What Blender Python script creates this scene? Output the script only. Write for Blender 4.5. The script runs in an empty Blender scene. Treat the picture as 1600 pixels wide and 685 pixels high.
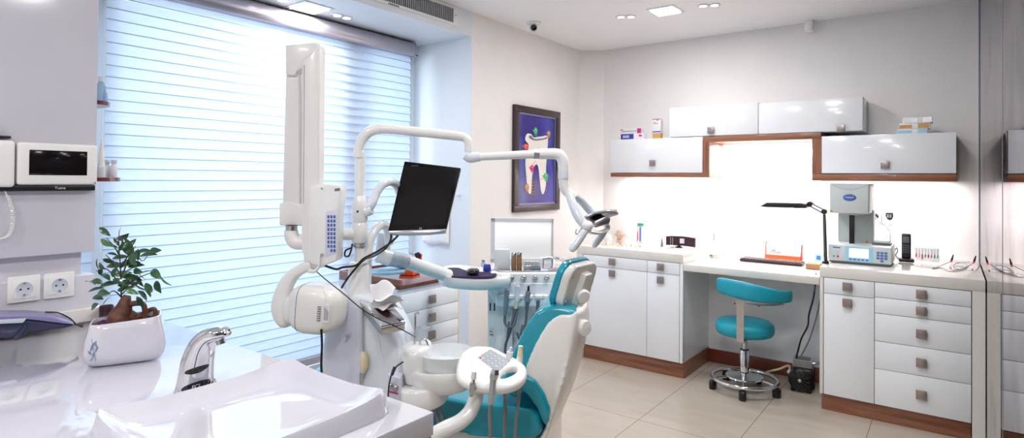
import bpy, bmesh, math, random
from mathutils import Vector, Matrix, Euler
random.seed(7)
PI = math.pi
C = bpy.context.scene.collection
V = Vector

# ------------------------------------------------------------------ camera
YAW, PIT, ROL, FPX, CYP = math.radians(36.784), math.radians(.657), math.radians(-.5234), 917.08, 269.35
EYE = V((0, 0, 1.40))
_f = V((-math.sin(YAW)*math.cos(PIT), math.cos(YAW)*math.cos(PIT), math.sin(PIT)))
_r = V((math.cos(YAW), math.sin(YAW), 0)); _d = -_r.cross(_f)
_c, _s = math.cos(ROL), math.sin(ROL)
RT, DN, FW = _c*_r + _s*_d, -_s*_r + _c*_d, _f
cam_d = bpy.data.cameras.new('camera'); cam = bpy.data.objects.new('camera', cam_d); C.objects.link(cam)
cam_d.sensor_width = 36; cam_d.sensor_fit = 'HORIZONTAL'; cam_d.lens = FPX/1600*36
cam_d.shift_y = -(342.5-CYP)/1600; cam_d.clip_start = .05; cam_d.clip_end = 100
mw = Matrix((RT, -DN, -FW)).transposed().to_4x4(); mw.translation = EYE; cam.matrix_world = mw
bpy.context.scene.camera = cam

def ray(u, v): return RT*((u-800)/FPX) + DN*((v-CYP)/FPX) + FW
def at(u, v, t): return EYE + ray(u, v)*t
def onx(u, v, x): d = ray(u, v); return EYE + d*((x-EYE.x)/d.x)
def ony(u, v, y): d = ray(u, v); return EYE + d*((y-EYE.y)/d.y)
def onz(u, v, z): d = ray(u, v); return EYE + d*((z-EYE.z)/d.z)

# ------------------------------------------------------------------ materials
def srgb(r, g, b):
    f = lambda c: (c/255/12.92) if c <= 10 else (((c/255)+.055)/1.055)**2.4
    return (f(r), f(g), f(b), 1)
class NT:
    def __init__(s, name):
        s.m = bpy.data.materials.new(name); s.m.use_nodes = True
        s.t = s.m.node_tree; s.n = s.t.nodes; s.b = s.n['Principled BSDF']; s.out = s.n['Material Output']
    def new(s, typ, **kw):
        n = s.n.new(typ)
        for k, v in kw.items(): setattr(n, k, v)
        return n
    def link(s, a, b): s.t.links.new(a, b)
    def math(s, op, a, b=0.0):
        n = s.n.new('ShaderNodeMath'); n.operation = op
        for i, x in enumerate((a, b)):
            if isinstance(x, (int, float)): n.inputs[i].default_value = x
            else: s.link(x, n.inputs[i])
        return n.outputs[0]
    def noise(s, scale, detail=3, vec=None, obj=True):
        n = s.n.new('ShaderNodeTexNoise'); n.inputs['Scale'].default_value = scale; n.inputs['Detail'].default_value = detail
        if vec is None:
            tc = s.n.new('ShaderNodeTexCoord'); vec = tc.outputs['Object']
        s.link(vec, n.inputs['Vector']); return n.outputs['Fac']
    def ramp(s, fac, stops):
        r = s.n.new('ShaderNodeValToRGB'); e = r.color_ramp.elements
        while len(e) < len(stops): e.new(.5)
        for el, (p, c) in zip(e, stops): el.position = p; el.color = c
        s.link(fac, r.inputs['Fac']); return r.outputs['Color']
MATS = {}
def mat(name, col, rough=.4, metal=0, coat=0, spec=.5, trans=0, emit=None, var=.04, bump=0, bscale=200, alpha=1, ior=1.45, sss=0, vscale=6):
    n = NT(name); b = n.b
    b.inputs['Roughness'].default_value = rough; b.inputs['Metallic'].default_value = metal
    b.inputs['Coat Weight'].default_value = coat; b.inputs['Coat Roughness'].default_value = .05
    b.inputs['Specular IOR Level'].default_value = spec
    b.inputs['Transmission Weight'].default_value = trans; b.inputs['Alpha'].default_value = alpha; b.inputs['IOR'].default_value = ior
    if emit: b.inputs['Emission Color'].default_value = emit[0]; b.inputs['Emission Strength'].default_value = emit[1]
    lo = tuple(c*(1-var) for c in col[:3])+(1,); hi = tuple(min(1, c*(1+var)) for c in col[:3])+(1,)
    n.link(n.ramp(n.noise(vscale), [(.3, lo), (.7, hi)]), b.inputs['Base Color'])
    if bump:
        bp = n.new('ShaderNodeBump'); bp.inputs['Strength'].default_value = bump; bp.inputs['Distance'].default_value = .002
        n.link(n.noise(bscale, 2), bp.inputs['Height']); n.link(bp.outputs[0], b.inputs['Normal'])
    MATS[name] = n.m; return n.m

M_WALL = mat('wall_paint', srgb(236, 233, 232), .55, var=.012, bump=.04, bscale=400)
M_WALLW = mat('recess_paint', srgb(226, 230, 234), .55, var=.012, bump=.04, bscale=400)
M_CEIL = mat('ceiling_paint', srgb(246, 245, 246), .6, var=.01)
M_GLOSS = mat('white_gloss_lacquer', srgb(234, 237, 241), .16, coat=.35, var=.01)
M_GLOSSG = mat('grey_white_gloss_panel', srgb(206, 204, 212), .13, coat=.5, var=.01)
M_STONE = mat('cream_quartz_worktop', srgb(222, 219, 212), .07, coat=.7, var=.02, vscale=40)
M_STONEW = mat('white_quartz_worktop', srgb(206, 205, 214), .06, coat=.8, var=.015, vscale=40)
M_CERAM = mat('white_ceramic', srgb(206, 205, 214), .06, coat=.9, var=.01)
M_PLAST = mat('dental_white_plastic', srgb(236, 236, 235), .22, coat=.35, var=.01)
M_PLASTW = mat('warm_white_plastic', srgb(234, 232, 228), .3, coat=.2, var=.01)
M_PLASTB = mat('blue_white_enamel', srgb(222, 228, 236), .16, coat=.6, var=.01)
M_LAV = mat('lavender_white_panel', srgb(212, 214, 230), .25, coat=.3, var=.01)
M_TEAL = mat('teal_vinyl', srgb(22, 150, 172), .2, coat=.35, var=.06, vscale=12)
M_TEALM = mat('teal_vinyl_matte', srgb(28, 152, 174), .42, var=.05, bump=.05, bscale=500)
M_CHROME = mat('chrome', (.78, .78, .80, 1), .07, metal=1, var=.02)
M_STEEL = mat('brushed_steel', (.55, .55, .55, 1), .28, metal=1, var=.08, vscale=60)
M_KNOB = mat('brushed_bronze_knob', srgb(156, 144, 142), .36, metal=.7, var=.15, vscale=50)
M_ALU = mat('anodised_header_aluminium', srgb(178, 172, 182), .3, metal=.55, var=.05)
M_BLACK = mat('black_plastic', srgb(24, 22, 25), .35, var=.1)
M_SCREEN = mat('dark_lcd_screen', srgb(14, 10, 12), .45, spec=.15, var=.05)
M_BLACKG = mat('black_gloss', srgb(16, 13, 15), .12, coat=.4, var=.05)
M_PURPLE = mat('dark_purple_pad', srgb(38, 26, 62), .7, var=.15, bump=.2)
M_DKBROWN = mat('dark_brown_plastic', srgb(52, 26, 34), .3, var=.1)
M_NAVY = mat('navy_plastic', srgb(44, 48, 76), .3, coat=.2, var=.08)
M_LILAC = mat('lilac_grey_plastic', srgb(136, 132, 168), .3, metal=.2, var=.05)
M_GREY = mat('grey_plastic', srgb(128, 138, 148), .35, var=.06)
M_GREYD = mat('dark_grey_hose', srgb(96, 104, 114), .45, var=.08)
M_GREYH = mat('grey_hose', srgb(128, 126, 126), .45, var=.06)
M_SILVER = mat('silver_plastic', srgb(186, 188, 192), .2, metal=.6, var=.03)
M_RED = mat('red_plastic', srgb(222, 40, 30), .3, var=.05)
M_ORANGE = mat('orange_plastic', srgb(226, 88, 40), .3, var=.05)
M_BLUE = mat('blue_plastic', srgb(50, 60, 160), .25, var=.08)
M_LBLUE = mat('light_blue_panel', srgb(150, 198, 220), .35, var=.03)
M_MBLUE = mat('mid_blue_print', srgb(70, 100, 170), .4, var=.05)
M_GREEN = mat('green_print', srgb(60, 170, 120), .4, var=.1)
M_PINK = mat('pink_print', srgb(214, 40, 110), .4, var=.1)
M_AMBER = mat('amber_glass', srgb(150, 110, 70), .12, coat=.5, var=.1)
M_CREAM = mat('cream_plastic', srgb(226, 214, 180), .35, var=.06)
M_PAPER = mat('white_paper', srgb(236, 234, 236), .7, var=.02)
M_TISSUE = mat('tissue_paper', srgb(238, 236, 238), .8, var=.02)
M_FURN = mat('furnace_grey_enamel', srgb(196, 204, 204), .3, var=.02)
M_CARD = mat('tan_card', srgb(198, 152, 92), .6, var=.1)
M_LABEL = mat('grey_print', srgb(120, 122, 130), .5, var=.2)
M_PRINTW = mat('white_print', srgb(224, 224, 228), .4, var=.02)
M_BEIGE = mat('beige_resin_model', srgb(214, 184, 168), .5, var=.1)
M_TOOTH = mat('model_white', srgb(236, 230, 224), .35, var=.03)
M_SOIL = mat('purple_gravel', srgb(84, 34, 74), .7, var=.6, bump=.8, bscale=150, vscale=220)
M_TWIG = mat('ficus_twig', srgb(58, 48, 40), .6, var=.3)
M_BARK = mat('ficus_bark', srgb(98, 62, 48), .6, var=.35, bump=.6, bscale=90, vscale=60)
M_LEAF = mat('ficus_leaf', srgb(38, 74, 44), .28, coat=.3, var=.35, vscale=30)
M_LEAFL = mat('ficus_leaf_light', srgb(70, 112, 66), .3, coat=.3, var=.3, vscale=30)
M_POTPRINT = mat('blue_grey_leaf_print', srgb(120, 140, 170), .2, var=.1)
M_BROWNSH = mat('red_brown_shelf', srgb(98, 40, 42), .25, coat=.4, var=.15, vscale=20)
M_MAGENTA = mat('magenta_print', srgb(196, 40, 120), .4, var=.05)
M_FROST = mat('frosted_grey_frame', srgb(196, 202, 210), .3, var=.02)

def wood(name, a, b, axis, rough=.32, coat=.2):
    n = NT(name); tc = n.new('ShaderNodeTexCoord'); mp = n.new('ShaderNodeMapping')
    sc = [18, 18, 18]; sc[axis] = 1.2; mp.inputs['Scale'].default_value = sc
    n.link(tc.outputs['Object'], mp.inputs['Vector'])
    f = n.noise(2.2, 6, mp.outputs[0])
    n.link(n.ramp(f, [(.3, a), (.55, b), (.75, a)]), n.b.inputs['Base Color'])
    n.b.inputs['Roughness'].default_value = rough; n.b.inputs['Coat Weight'].default_value = coat
    return n.m
M_WOODX = wood('walnut_grain_x', srgb(112, 66, 46), srgb(150, 98, 72), 0)
M_WOODY = wood('walnut_grain_y', srgb(78, 36, 28), srgb(106, 56, 42), 1, .2, .5)
M_WOODZ = wood('walnut_grain_z', srgb(112, 66, 46), srgb(150, 98, 72), 2)
M_WOODD = wood('dark_skirting_wood', srgb(96, 42, 30), srgb(118, 58, 42), 0)
M_FRAMEW = wood('dark_picture_frame_wood', srgb(34, 18, 22), srgb(50, 28, 31), 2)

def floor_mat():
    n = NT('cream_floor_tiles'); g = n.new('ShaderNodeNewGeometry'); sp = n.new('ShaderNodeSeparateXYZ'); n.link(g.outputs['Position'], sp.inputs[0])
    def line(co, off, per, w):
        f = n.math('FRACT', n.math('DIVIDE', n.math('ADD', co, 100*per-off), per))
        return n.math('GREATER_THAN', n.math('ABSOLUTE', n.math('SUBTRACT', f, .5)), .5-w/per)
    gx = line(sp.outputs['X'], -1.46, .545, .002); gy = line(sp.outputs['Y'], 3.205, 1.09, .002)
    gm = n.math('MAXIMUM', gx, gy)
    mp = n.new('ShaderNodeMapping'); mp.inputs['Scale'].default_value = (1.2, 3.5, 1); n.link(g.outputs['Position'], mp.inputs[0])
    f = n.noise(1.6, 5, mp.outputs[0])
    col = n.ramp(f, [(.25, srgb(176, 164, 150)), (.5, srgb(188, 177, 163)), (.8, srgb(182, 169, 155))])
    mx = n.new('ShaderNodeMix'); mx.data_type = 'RGBA'; n.link(gm, mx.inputs['Factor']); n.link(col, mx.inputs[6]); mx.inputs[7].default_value = srgb(126, 112, 100)
    n.link(mx.outputs[2], n.b.inputs['Base Color']); n.b.inputs['Roughness'].default_value = .22; n.b.inputs['Coat Weight'].default_value = .15
    bp = n.new('ShaderNodeBump'); bp.inputs['Strength'].default_value = .3; bp.inputs['Distance'].default_value = .001; bp.invert = True
    n.link(gm, bp.inputs['Height']); n.link(bp.outputs[0], n.b.inputs['Normal']); return n.m
M_FLOOR = floor_mat()

def blind_mat():
    n = NT('blind_fabric'); tr = n.new('ShaderNodeBsdfTranslucent'); df = n.new('ShaderNodeBsdfDiffuse'); mx = n.new('ShaderNodeMixShader')
    tc = n.new('ShaderNodeTexCoord'); mp = n.new('ShaderNodeMapping'); mp.inputs['Scale'].default_value = (1, 14, 260); n.link(tc.outputs['Object'], mp.inputs[0])
    f = n.noise(1.0, 3, mp.outputs[0])
    c = n.ramp(f, [(.3, (.70, .78, .87, 1)), (.7, (.82, .89, .96, 1))])
    n.link(c, tr.inputs[0]); n.link(c, df.inputs[0]); mx.inputs[0].default_value = .5
    n.link(df.outputs[0], mx.inputs[1]); n.link(tr.outputs[0], mx.inputs[2]); n.link(mx.outputs[0], n.out.inputs['Surface']); return n.m
M_BLIND = blind_mat()
M_SLATSHADE = mat('slat_shade_tint', srgb(162, 192, 224), .6, var=.05)
def glass_wall_mat():
    n = NT('reflective_partition_glass'); gl = n.new('ShaderNodeBsdfGlossy'); tp = n.new('ShaderNodeBsdfTransparent'); mx = n.new('ShaderNodeMixShader')
    fr = n.new('ShaderNodeFresnel'); fr.inputs['IOR'].default_value = 1.75
    gl.inputs['Roughness'].default_value = .0; gl.inputs['Color'].default_value = (.80, .78, .80, 1); tp.inputs[0].default_value = (.55, .53, .54, 1)
    n.link(n.math('MINIMUM', n.math('MULTIPLY', fr.outputs[0], n.math('ADD', n.noise(3), .75)), .97), mx.inputs[0]); n.link(tp.outputs[0], mx.inputs[1]); n.link(gl.outputs[0], mx.inputs[2]); n.link(mx.outputs[0], n.out.inputs['Surface']); return n.m
M_PARTGLASS = glass_wall_mat()
def clear_mat(name, col, rough=.02, mixv=.25):
    n = NT(name); gl = n.new('ShaderNodeBsdfPrincipled'); tp = n.new('ShaderNodeBsdfTransparent'); mx = n.new('ShaderNodeMixShader')
    n.b.inputs['Base Color'].default_value = col; n.b.inputs['Roughness'].default_value = rough; n.b.inputs['Coat Weight'].default_value = .6
    tp.inputs[0].default_value = tuple(.6+.4*c for c in col[:3])+(1,)
    n.link(n.math('ADD', n.math('MULTIPLY', n.noise(10), .06), mixv), mx.inputs[0]); n.link(tp.outputs[0], mx.inputs[1]); n.link(n.b.outputs[0], mx.inputs[2]); n.link(mx.outputs[0], n.out.inputs['Surface']); return n.m
M_WINGLASS = clear_mat('window_glass', (.85, .92, 1, 1), .02, .05)
M_BOWL = clear_mat('translucent_glass_bowl', srgb(232, 235, 238), .05, .84)
M_CUP = clear_mat('clear_plastic_cup', srgb(220, 226, 230), .1, .3)
M_BOTTLE = clear_mat('blue_clear_bottle', srgb(170, 205, 226), .05, .35)
M_FROSTP = clear_mat('frosted_panel', srgb(240, 240, 240), .3, .45)
def emis(name, col, st):
    n = NT(name); n.b.inputs['Base Color'].default_value = (.9, .9, .9, 1); n.b.inputs['Emission Color'].default_value = col
    n.link(n.math('ADD', n.math('MULTIPLY', n.noise(4), st*.1), st*.95), n.b.inputs['Emission Strength']); return n.m
M_LAMP = emis('downlight_diffuser', (1, .97, .93, 1), 9)
M_VIEWGLOW = emis('viewer_panel_added_glow', (1, 1, 1, 1), .32)  # faint glow added to whiten the viewing panel
M_LCD = emis('lcd_white', (.85, .92, 1, 1), .5)

# ------------------------------------------------------------------ mesh builder
def cr(pts, n=6, closed=False):
    P = [V(p) for p in pts]; out = []; L = len(P)
    if L < 3 or n <= 1: return P
    for i in range(L if closed else L-1):
        p1, p2 = P[i], P[(i+1) % L]
        p0 = P[(i-1) % L] if (closed or i > 0) else p1*2-p2
        p3 = P[(i+2) % L] if (closed or i+2 < L) else p2*2-p1
        for k in range(n):
            t = k/n; out.append(.5*((2*p1)+(p2-p0)*t+(2*p0-5*p1+4*p2-p3)*t*t+(3*p1-p0-3*p2+p3)*t**3))
    if not closed: out.append(P[-1])
    return out
class MB:
    def __init__(s): s.bm = bmesh.new()
    def _ring(s, pts): return [s.bm.verts.new(p) for p in pts]
    def rings(s, rings, closed=True, cap=True):
        R = [s._ring(r) for r in rings]; n = len(R[0])
        for a, b in zip(R, R[1:]):
            for i in range(n if closed else n-1):
                j = (i+1) % n
                try: s.bm.faces.new((a[i], a[j], b[j], b[i]))
                except ValueError: pass
        if cap and closed:
            s.bm.faces.new(R[0][::-1]); s.bm.faces.new(R[-1])
        return s
    def box(s, c, size, R=None, bev=0, seg=2):
        c = V(c); h = V(size)/2; R = R or Matrix.Identity(3); b2 = bmesh.new()
        bmesh.ops.create_cube(b2, size=1)
        for v in b2.verts: v.co = V((v.co.x*size[0], v.co.y*size[1], v.co.z*size[2]))
        if bev: bmesh.ops.bevel(b2, geom=list(b2.edges), offset=min(bev, min(size)*.49), segments=seg, profile=.5, affect='EDGES')
        for v in b2.verts: v.co = R @ v.co + c
        s._merge(b2); return s
    def bb(s, x0, x1, y0, y1, z0, z1, bev=0, seg=2):
        return s.box(((x0+x1)/2, (y0+y1)/2, (z0+z1)/2), (abs(x1-x0), abs(y1-y0), abs(z1-z0)), None, bev, seg)
    def _merge(s, b2):
        mp = {v: s.bm.verts.new(v.co) for v in b2.verts}
        for f in b2.faces:
            try: s.bm.faces.new([mp[v] for v in f.verts])
            except ValueError: pass
        b2.free()
    def tube(s, pts, r, seg=12, n=6, closed=False, cap=True, flat=None):
        P = cr(pts, n, closed); L = len(P)
        if isinstance(r, (int, float)): rr = [r]*L
        else:
            m = len(r)-1; rr = []
            for i in range(L):
                x = i/(L-1)*m; k = min(int(x), m-1); rr.append(r[k]+(r[k+1]-r[k])*(x-k))
        T = []
        for i in range(L):
            a = P[(i-1) % L] if (closed or i) else P[0]; b = P[(i+1) % L] if (closed or i < L-1) else P[-1]
            T.append((b-a).normalized() if (b-a).length > 1e-9 else V((0, 0, 1)))
        up = V(flat) if flat is not None else (V((0, 0, 1)) if abs(T[0].z) < .9 else V((1, 0, 0)))
        N = (up - T[0]*up.dot(T[0])).normalized(); rings = []
        for i in range(L):
            N = (N - T[i]*N.dot(T[i])); N = N.normalized() if N.length > 1e-6 else V((1, 0, 0)); B = T[i].cross(N)
            rings.append([P[i] + N*(math.cos(a)*rr[i]) + B*(math.sin(a)*rr[i]) for a in (2*PI*k/seg for k in range(seg))])
        if closed: rings.append(rings[0])
        if closed:
            R = [s._ring(q) for q in rings[:-1]]; R.append(R[0])
            for a, b in zip(R, R[1:]):
                for i in range(seg): s.bm.faces.new((a[i], a[(i+1) % seg], b[(i+1) % seg], b[i]))
            return s
        return s.rings(rings, cap=cap)
    def cyl(s, p0, p1, r0, r1=None, seg=20): return s.tube([p0, p1], [r0, r1 if r1 is not None else r0], seg, 1)
    def lathe(s, prof, loc=(0, 0, 0), axis=(0, 0, 1), seg=28, sx=1, sy=1, rot=0):
        ax = V(axis).normalized(); q = V((0, 0, 1)).rotation_difference(ax); loc = V(loc)
        rings = []
        for r, z in prof:
            rings.append([loc + q @ V((sx*max(r, 1e-4)*math.cos(a+0), sy*max(r, 1e-4)*math.sin(a+0), z)) if not rot else loc + q @ (Matrix.Rotation(rot, 3, 'Z') @ V((sx*max(r, 1e-4)*math.cos(a), sy*max(r, 1e-4)*math.sin(a), z))) for a in (2*PI*k/seg for k in range(seg))])
        return s.rings(rings, cap=True)
    def ell(s, c, size, R=None, seg=20, rg=12, e=1.0):
        c = V(c); R = R or Matrix.Identity(3); rings = []
        pw = lambda x: math.copysign(abs(x)**e, x)
        for i in range(1, rg):
            t = PI*i/rg - PI/2; cz, sz = pw(math.cos(t)), pw(math.sin(t))
            rings.append([c + R @ V((size[0]*cz*pw(math.cos(a)), size[1]*cz*pw(math.sin(a)), size[2]*sz)) for a in (2*PI*k/seg for k in range(seg))])
        return s.rings(rings)
    def prism(s, poly, O, A, B, N, n0, n1, bev=0, seg=2):
        """poly of (a,b) in the frame O + a*A + b*B, pushed along N from n0 to n1"""
        O, A, B, N = V(O), V(A), V(B), V(N); b2 = bmesh.new()
        lo = [b2.verts.new(O+A*a+B*b+N*n0) for a, b in poly]; hi = [b2.verts.new(O+A*a+B*b+N*n1) for a, b in poly]; L = len(poly)
        b2.faces.new(lo[::-1]); b2.faces.new(hi)
        for i in range(L): b2.faces.new((lo[i], lo[(i+1) % L], hi[(i+1) % L], hi[i]))
        bmesh.ops.recalc_face_normals(b2, faces=list(b2.faces))
        if bev:
            ed = [e for e in b2.edges if len(e.link_faces) == 2 and e.calc_face_angle(0) > .5]
            bmesh.ops.bevel(b2, geom=ed, offset=bev, segments=seg, profile=.5, affect='EDGES', clamp_overlap=True)
        s._merge(b2); return s
    def xf(s, M):
        for v in s.bm.verts: v.co = M @ v.co
        return s
    def warp(s, fn):
        for v in s.bm.verts: v.co = V(fn(v.co))
        return s
    def build(s, name, m, parent=None, local=False, smooth=40, sub=0, solid=0, bevel=0):
        bm = s.bm
        if not local and parent is not None:
            inv = WM[parent].inverted()
            for v in bm.verts: v.co = inv @ v.co
        bmesh.ops.recalc_face_normals(bm, faces=list(bm.faces))
        me = bpy.data.meshes.new(name); bm.to_mesh(me); bm.free(); me.materials.append(m)
        o = bpy.data.objects.new(name, me); C.objects.link(o); o.parent = parent
        WM[o] = WM[parent] if parent is not None else Matrix.Identity(4)
        if smooth:
            me.shade_smooth()
            me.set_sharp_from_angle(angle=math.radians(smooth))
        if solid:
            q = o.modifiers.new('s', 'SOLIDIFY'); q.thickness = solid; q.offset = 0
        if bevel:
            q = o.modifiers.new('b', 'BEVEL'); q.width = bevel; q.segments = 2; q.limit_method = 'ANGLE'
        if sub:
            q = o.modifiers.new('u', 'SUBSURF'); q.levels = sub; q.render_levels = sub
        return o
WM = {}
def tag(o, label, cat, group=None, kind=None):
    o['label'] = label; o['category'] = cat
    if group: o['group'] = group
    if kind: o['kind'] = kind
    return o
def thing(name, label, cat, loc=(0, 0, 0), rotz=0, group=None):
    o = bpy.data.objects.new(name, None); C.objects.link(o); o.empty_display_size = .05
    o.location = loc; o.rotation_euler = (0, 0, rotz); WM[o] = Matrix.Translation(V(loc)) @ Matrix.Rotation(rotz, 4, 'Z')
    return tag(o, label, cat, group)
def recenter(o, loc):
    loc = V(loc)
    for v in o.data.vertices: v.co -= loc
    o.location = loc; WM[o] = Matrix.Translation(loc); return o
def solo(mb, name, m, label, cat, group=None, loc=None, **kw):
    o = mb.build(name, m, **kw); tag(o, label, cat, group)
    if loc is not None: recenter(o, loc)
    return o
def struct(mb, name, m, parent=None, **kw):
    o = mb.build(name, m, parent, **kw)
    if parent is None: o['kind'] = 'structure'
    return o
def dup(root, loc, rotz=None, label=None, group=None):
    def cp(o, par):
        c = o.copy(); C.objects.link(c)
        if par is not None: c.parent = par
        for ch in list(o.children): cp(ch, c)
        return c
    r = cp(root, None); r.location = loc
    if rotz is not None: r.rotation_euler = (0, 0, rotz)
    if label: r['label'] = label
    if group: r['group'] = group
    return r
def text(body, name, m, parent, O, A, B, h, ext=.0004, italic=False):
    cu = bpy.data.curves.new(name, 'FONT'); cu.body = body; cu.size = 1; cu.extrude = 0; cu.align_x = 'CENTER'; cu.align_y = 'CENTER'
    if italic: cu.shear = .25
    ob = bpy.data.objects.new(name, cu); C.objects.link(ob); bpy.context.view_layer.update()
    me = bpy.data.meshes.new_from_object(ob.evaluated_get(bpy.context.evaluated_depsgraph_get()))
    bpy.data.objects.remove(ob)
    A, B = V(A).normalized(), V(B).normalized(); inv = WM[parent].inverted(); N = A.cross(B)
    for v in me.vertices: v.co = inv @ (V(O) + A*(v.co.x*h) + B*(v.co.y*h) + N*ext)
    me.materials.clear(); me.materials.append(m)
    o = bpy.data.objects.new(name, me); C.objects.link(o); o.parent = parent; WM[o] = WM[parent]; return o
class Frame:
    """vertical working plane through O along the horizontal direction A (A, up, N towards the viewer side)"""
    def __init__(s, O, A):
        s.O = V(O); s.A = V((A[0], A[1], 0)).normalized(); s.Z = V((0, 0, 1)); s.N = s.A.cross(s.Z)
    def px(s, u, v, n=0):
        d = ray(u, v); o = EYE-(s.O+s.N*n); p = EYE - d*(o.dot(s.N)/d.dot(s.N)) - s.O
        return (p.dot(s.A), p.z)
    def poly(s, pts, n=0): return [s.px(u, v, n) for u, v in pts]
    def pt(s, a, z, n=0): return s.O + s.A*a + s.Z*z + s.N*n
    def pp(s, u, v, n=0): a, z = s.px(u, v, n); return s.pt(a, z, n)
    def prism(s, mb, pts, n0, n1, bev=0, seg=2, ref=None):
        return mb.prism(s.poly(pts, n0 if ref is None else ref), s.O, s.A, s.Z, s.N, n0, n1, bev, seg)
X, Y, Z = V((1, 0, 0)), V((0, 1, 0)), V((0, 0, 1))
def rotm(a, b, c): return Matrix((V(a), V(b), V(c))).transposed()
def rz(d): return Matrix.Rotation(math.radians(d), 3, 'Z')

# ------------------------------------------------------------------ room shell
ZC = 2.623; XL = -2.814; YB = 4.95; XW = -3.40
struct(MB().bb(-3.9, 2.6, -2.2, 5.1, -.06, 0), 'floor', M_FLOOR)
struct(MB().bb(-3.9, 2.6, -2.2, 5.1, ZC, ZC+.08), 'ceiling', M_CEIL)
struct(MB().bb(-2.625, 2.6, YB, YB+.12, 0, ZC), 'wall_back', M_WALL)
struct(MB().prism([(XL, 3.26), (XL, 4.82), (-2.625, YB), (-2.625, YB+.12), (-3.65, YB+.12), (-3.65, 3.26)], (0, 0, 0), X, Y, Z, 0, ZC), 'wall_left', M_WALL, smooth=20)
w = struct(MB().bb(-3.65, XL, -.43, 3.26, 2.441, ZC), 'wall_lintel', M_WALLW)
struct(MB().bb(-3.415, XL+.002, 3.248, 3.26, 0, 2.441), 'wall_reveal', M_WALLW)
mb = MB()
for y0, y1, z0, z1 in ((-.43, .27, 0, 2.441), (3.22, 3.26, 0, 2.441), (.27, 3.22, 0, .07), (.27, 3.22, 2.38, 2.441)): mb.bb(XW-.14, XW, y0, y1, z0, z1)
struct(mb, 'wall_window', M_WALLW)
struct(MB().bb(XW-.1, XW+.06, .27, 3.22, .04, .075, .004), 'trim_1', M_STONE)
win = struct(MB().bb(XW-.09, XW-.03, .27, .33, .075, 2.38).bb(XW-.09, XW-.03, 3.16, 3.22, .075, 2.38).bb(XW-.09, XW-.03, .27, 3.22, .075, .135).bb(XW-.09, XW-.03, .27, 3.22, 2.32, 2.38), 'window_1', M_PLASTW)
for y in (1.10, 2.58): MB().bb(XW-.10, XW-.015, y-.08, y+.08, .08, 2.37, .008).build('mullion', M_LILAC if y > 2 else M_PLASTW, win)
for y0, y1 in ((.33, 1.02), (1.18, 2.50), (2.66, 3.16)): MB().bb(XW-.065, XW-.057, y0, y1, .13, 2.33).build('pane', M_WINGLASS, win)
# near partition on the left: glossy wall panel above a recess strip, a lower panel with sockets and a small skirting
PX = -2.37
struct(MB().bb(-3.0, PX, -2.15, .765, 1.137, ZC, .002), 'wall_partition', M_GLOSSG)
struct(MB().bb(-3.0, PX-.03, -1.6, .735, 1.055, 1.137), 'trim_2', M_GLOSSG)
struct(MB().bb(-3.0, PX, -1.6, .768, .70, 1.058, .002), 'wall_backsplash', M_GLOSSG)
struct(MB().bb(-3.0, PX+.014, -1.6, .79, .9003, .944, .002), 'baseboard_partition', M_STONE)
# far right: stone wall behind the reflective glass partition
n = NT('grey_marble'); n.link(n.ramp(n.noise(1.3, 8), [(.35, srgb(136, 128, 128)), (.5, srgb(150, 142, 142)), (.53, srgb(124, 116, 116)), (.58, srgb(148, 140, 140)), (.75, srgb(132, 124, 124))]), n.b.inputs['Base Color']); n.b.inputs['Roughness'].default_value = .35
struct(MB().bb(2.5, 2.6, -2.2, YB, 0, ZC), 'wall_right', n.m)
GX = .152; SY = 2.80
part = tag(MB().bb(GX, GX+.01, SY+.006, YB-.004, .004, ZC-.004).build('glass_partition', M_PARTGLASS), 'far reflective glass partition panel standing against the end of the worktop', 'glass partition', 'glass partition panels')
MB().bb(GX-.001, GX+.011, SY-.004, SY+.004, .004, ZC-.004).build('joint', M_LABEL, part)
MB().bb(GX-.005, GX-.0005, YB-.006, YB-.001, .88, ZC-.004).build('seal', M_GREY, part)
part = tag(MB().bb(GX, GX+.01, -.3, SY-.006, .004, ZC-.004).build('glass_partition', M_PARTGLASS), 'near reflective glass partition panel at the extreme right edge beyond the joint', 'glass partition', 'glass partition panels')
# dark skirting under the desk
struct(MB().bb(-1.511, -.64, 4.575, 4.59, 0, .10, .002), 'baseboard_back', M_WOODD)
struct(MB().bb(XL, XL+.012, 3.27, 4.81, 0, .09, .002), 'baseboard_left', M_STONE)

# lights recessed in ceiling
def square_light(c, label):
    t = thing('ceiling_light', label, 'ceiling light', c, 0, 'square recessed ceiling lights'); z = c[2]
    MB().bb(c[0]-.105, c[0]+.105, c[1]-.105, c[1]+.105, z-.006, z-.0005, .004).build('frame', M_PLAST, t)
    MB().bb(c[0]-.085, c[0]+.085, c[1]-.085, c[1]+.085, z-.012, z-.006, .004).build('diffuser', M_LAMP, t)
    mb = MB()
    for s in (-1, 1): mb.bb(c[0]+s*.078-.012, c[0]+s*.078+.012, c[1]-.088, c[1]-.074, z-.016, z-.0125, .001)
    mb.build('clip', M_STEEL, t); return t
def spot(c, label, group):
    t = thing('spot_light', label, 'spotlight', c, 0, group); z = c[2]
    MB().lathe([(.03, -.0005), (.038, -.0005), (.038, -.006), (.030, -.008)], c).build('trim_ring', M_PLAST, t)
    MB().lathe([(.029, -.001), (.029, -.007), (.02, -.009), (.001, -.009)], c).build('lens', M_LAMP, t)
square_light((-1.646, 4.023, ZC), 'square ceiling light over the room between two pairs of spotlights')
for i, (x, y) in enumerate([(-1.974, 3.98), (-1.909, 4.017)]): spot((x, y, ZC), ['first', 'second'][i]+' small spot left of the square light above the room', 'room spotlights')
for i, (x, y) in enumerate([(-1.382, 4.055), (-1.312, 4.082)]): spot((x, y, ZC), ['first', 'second'][i]+' small spot right of the square light above the room', 'room spotlights')
ZR = 2.441
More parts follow.
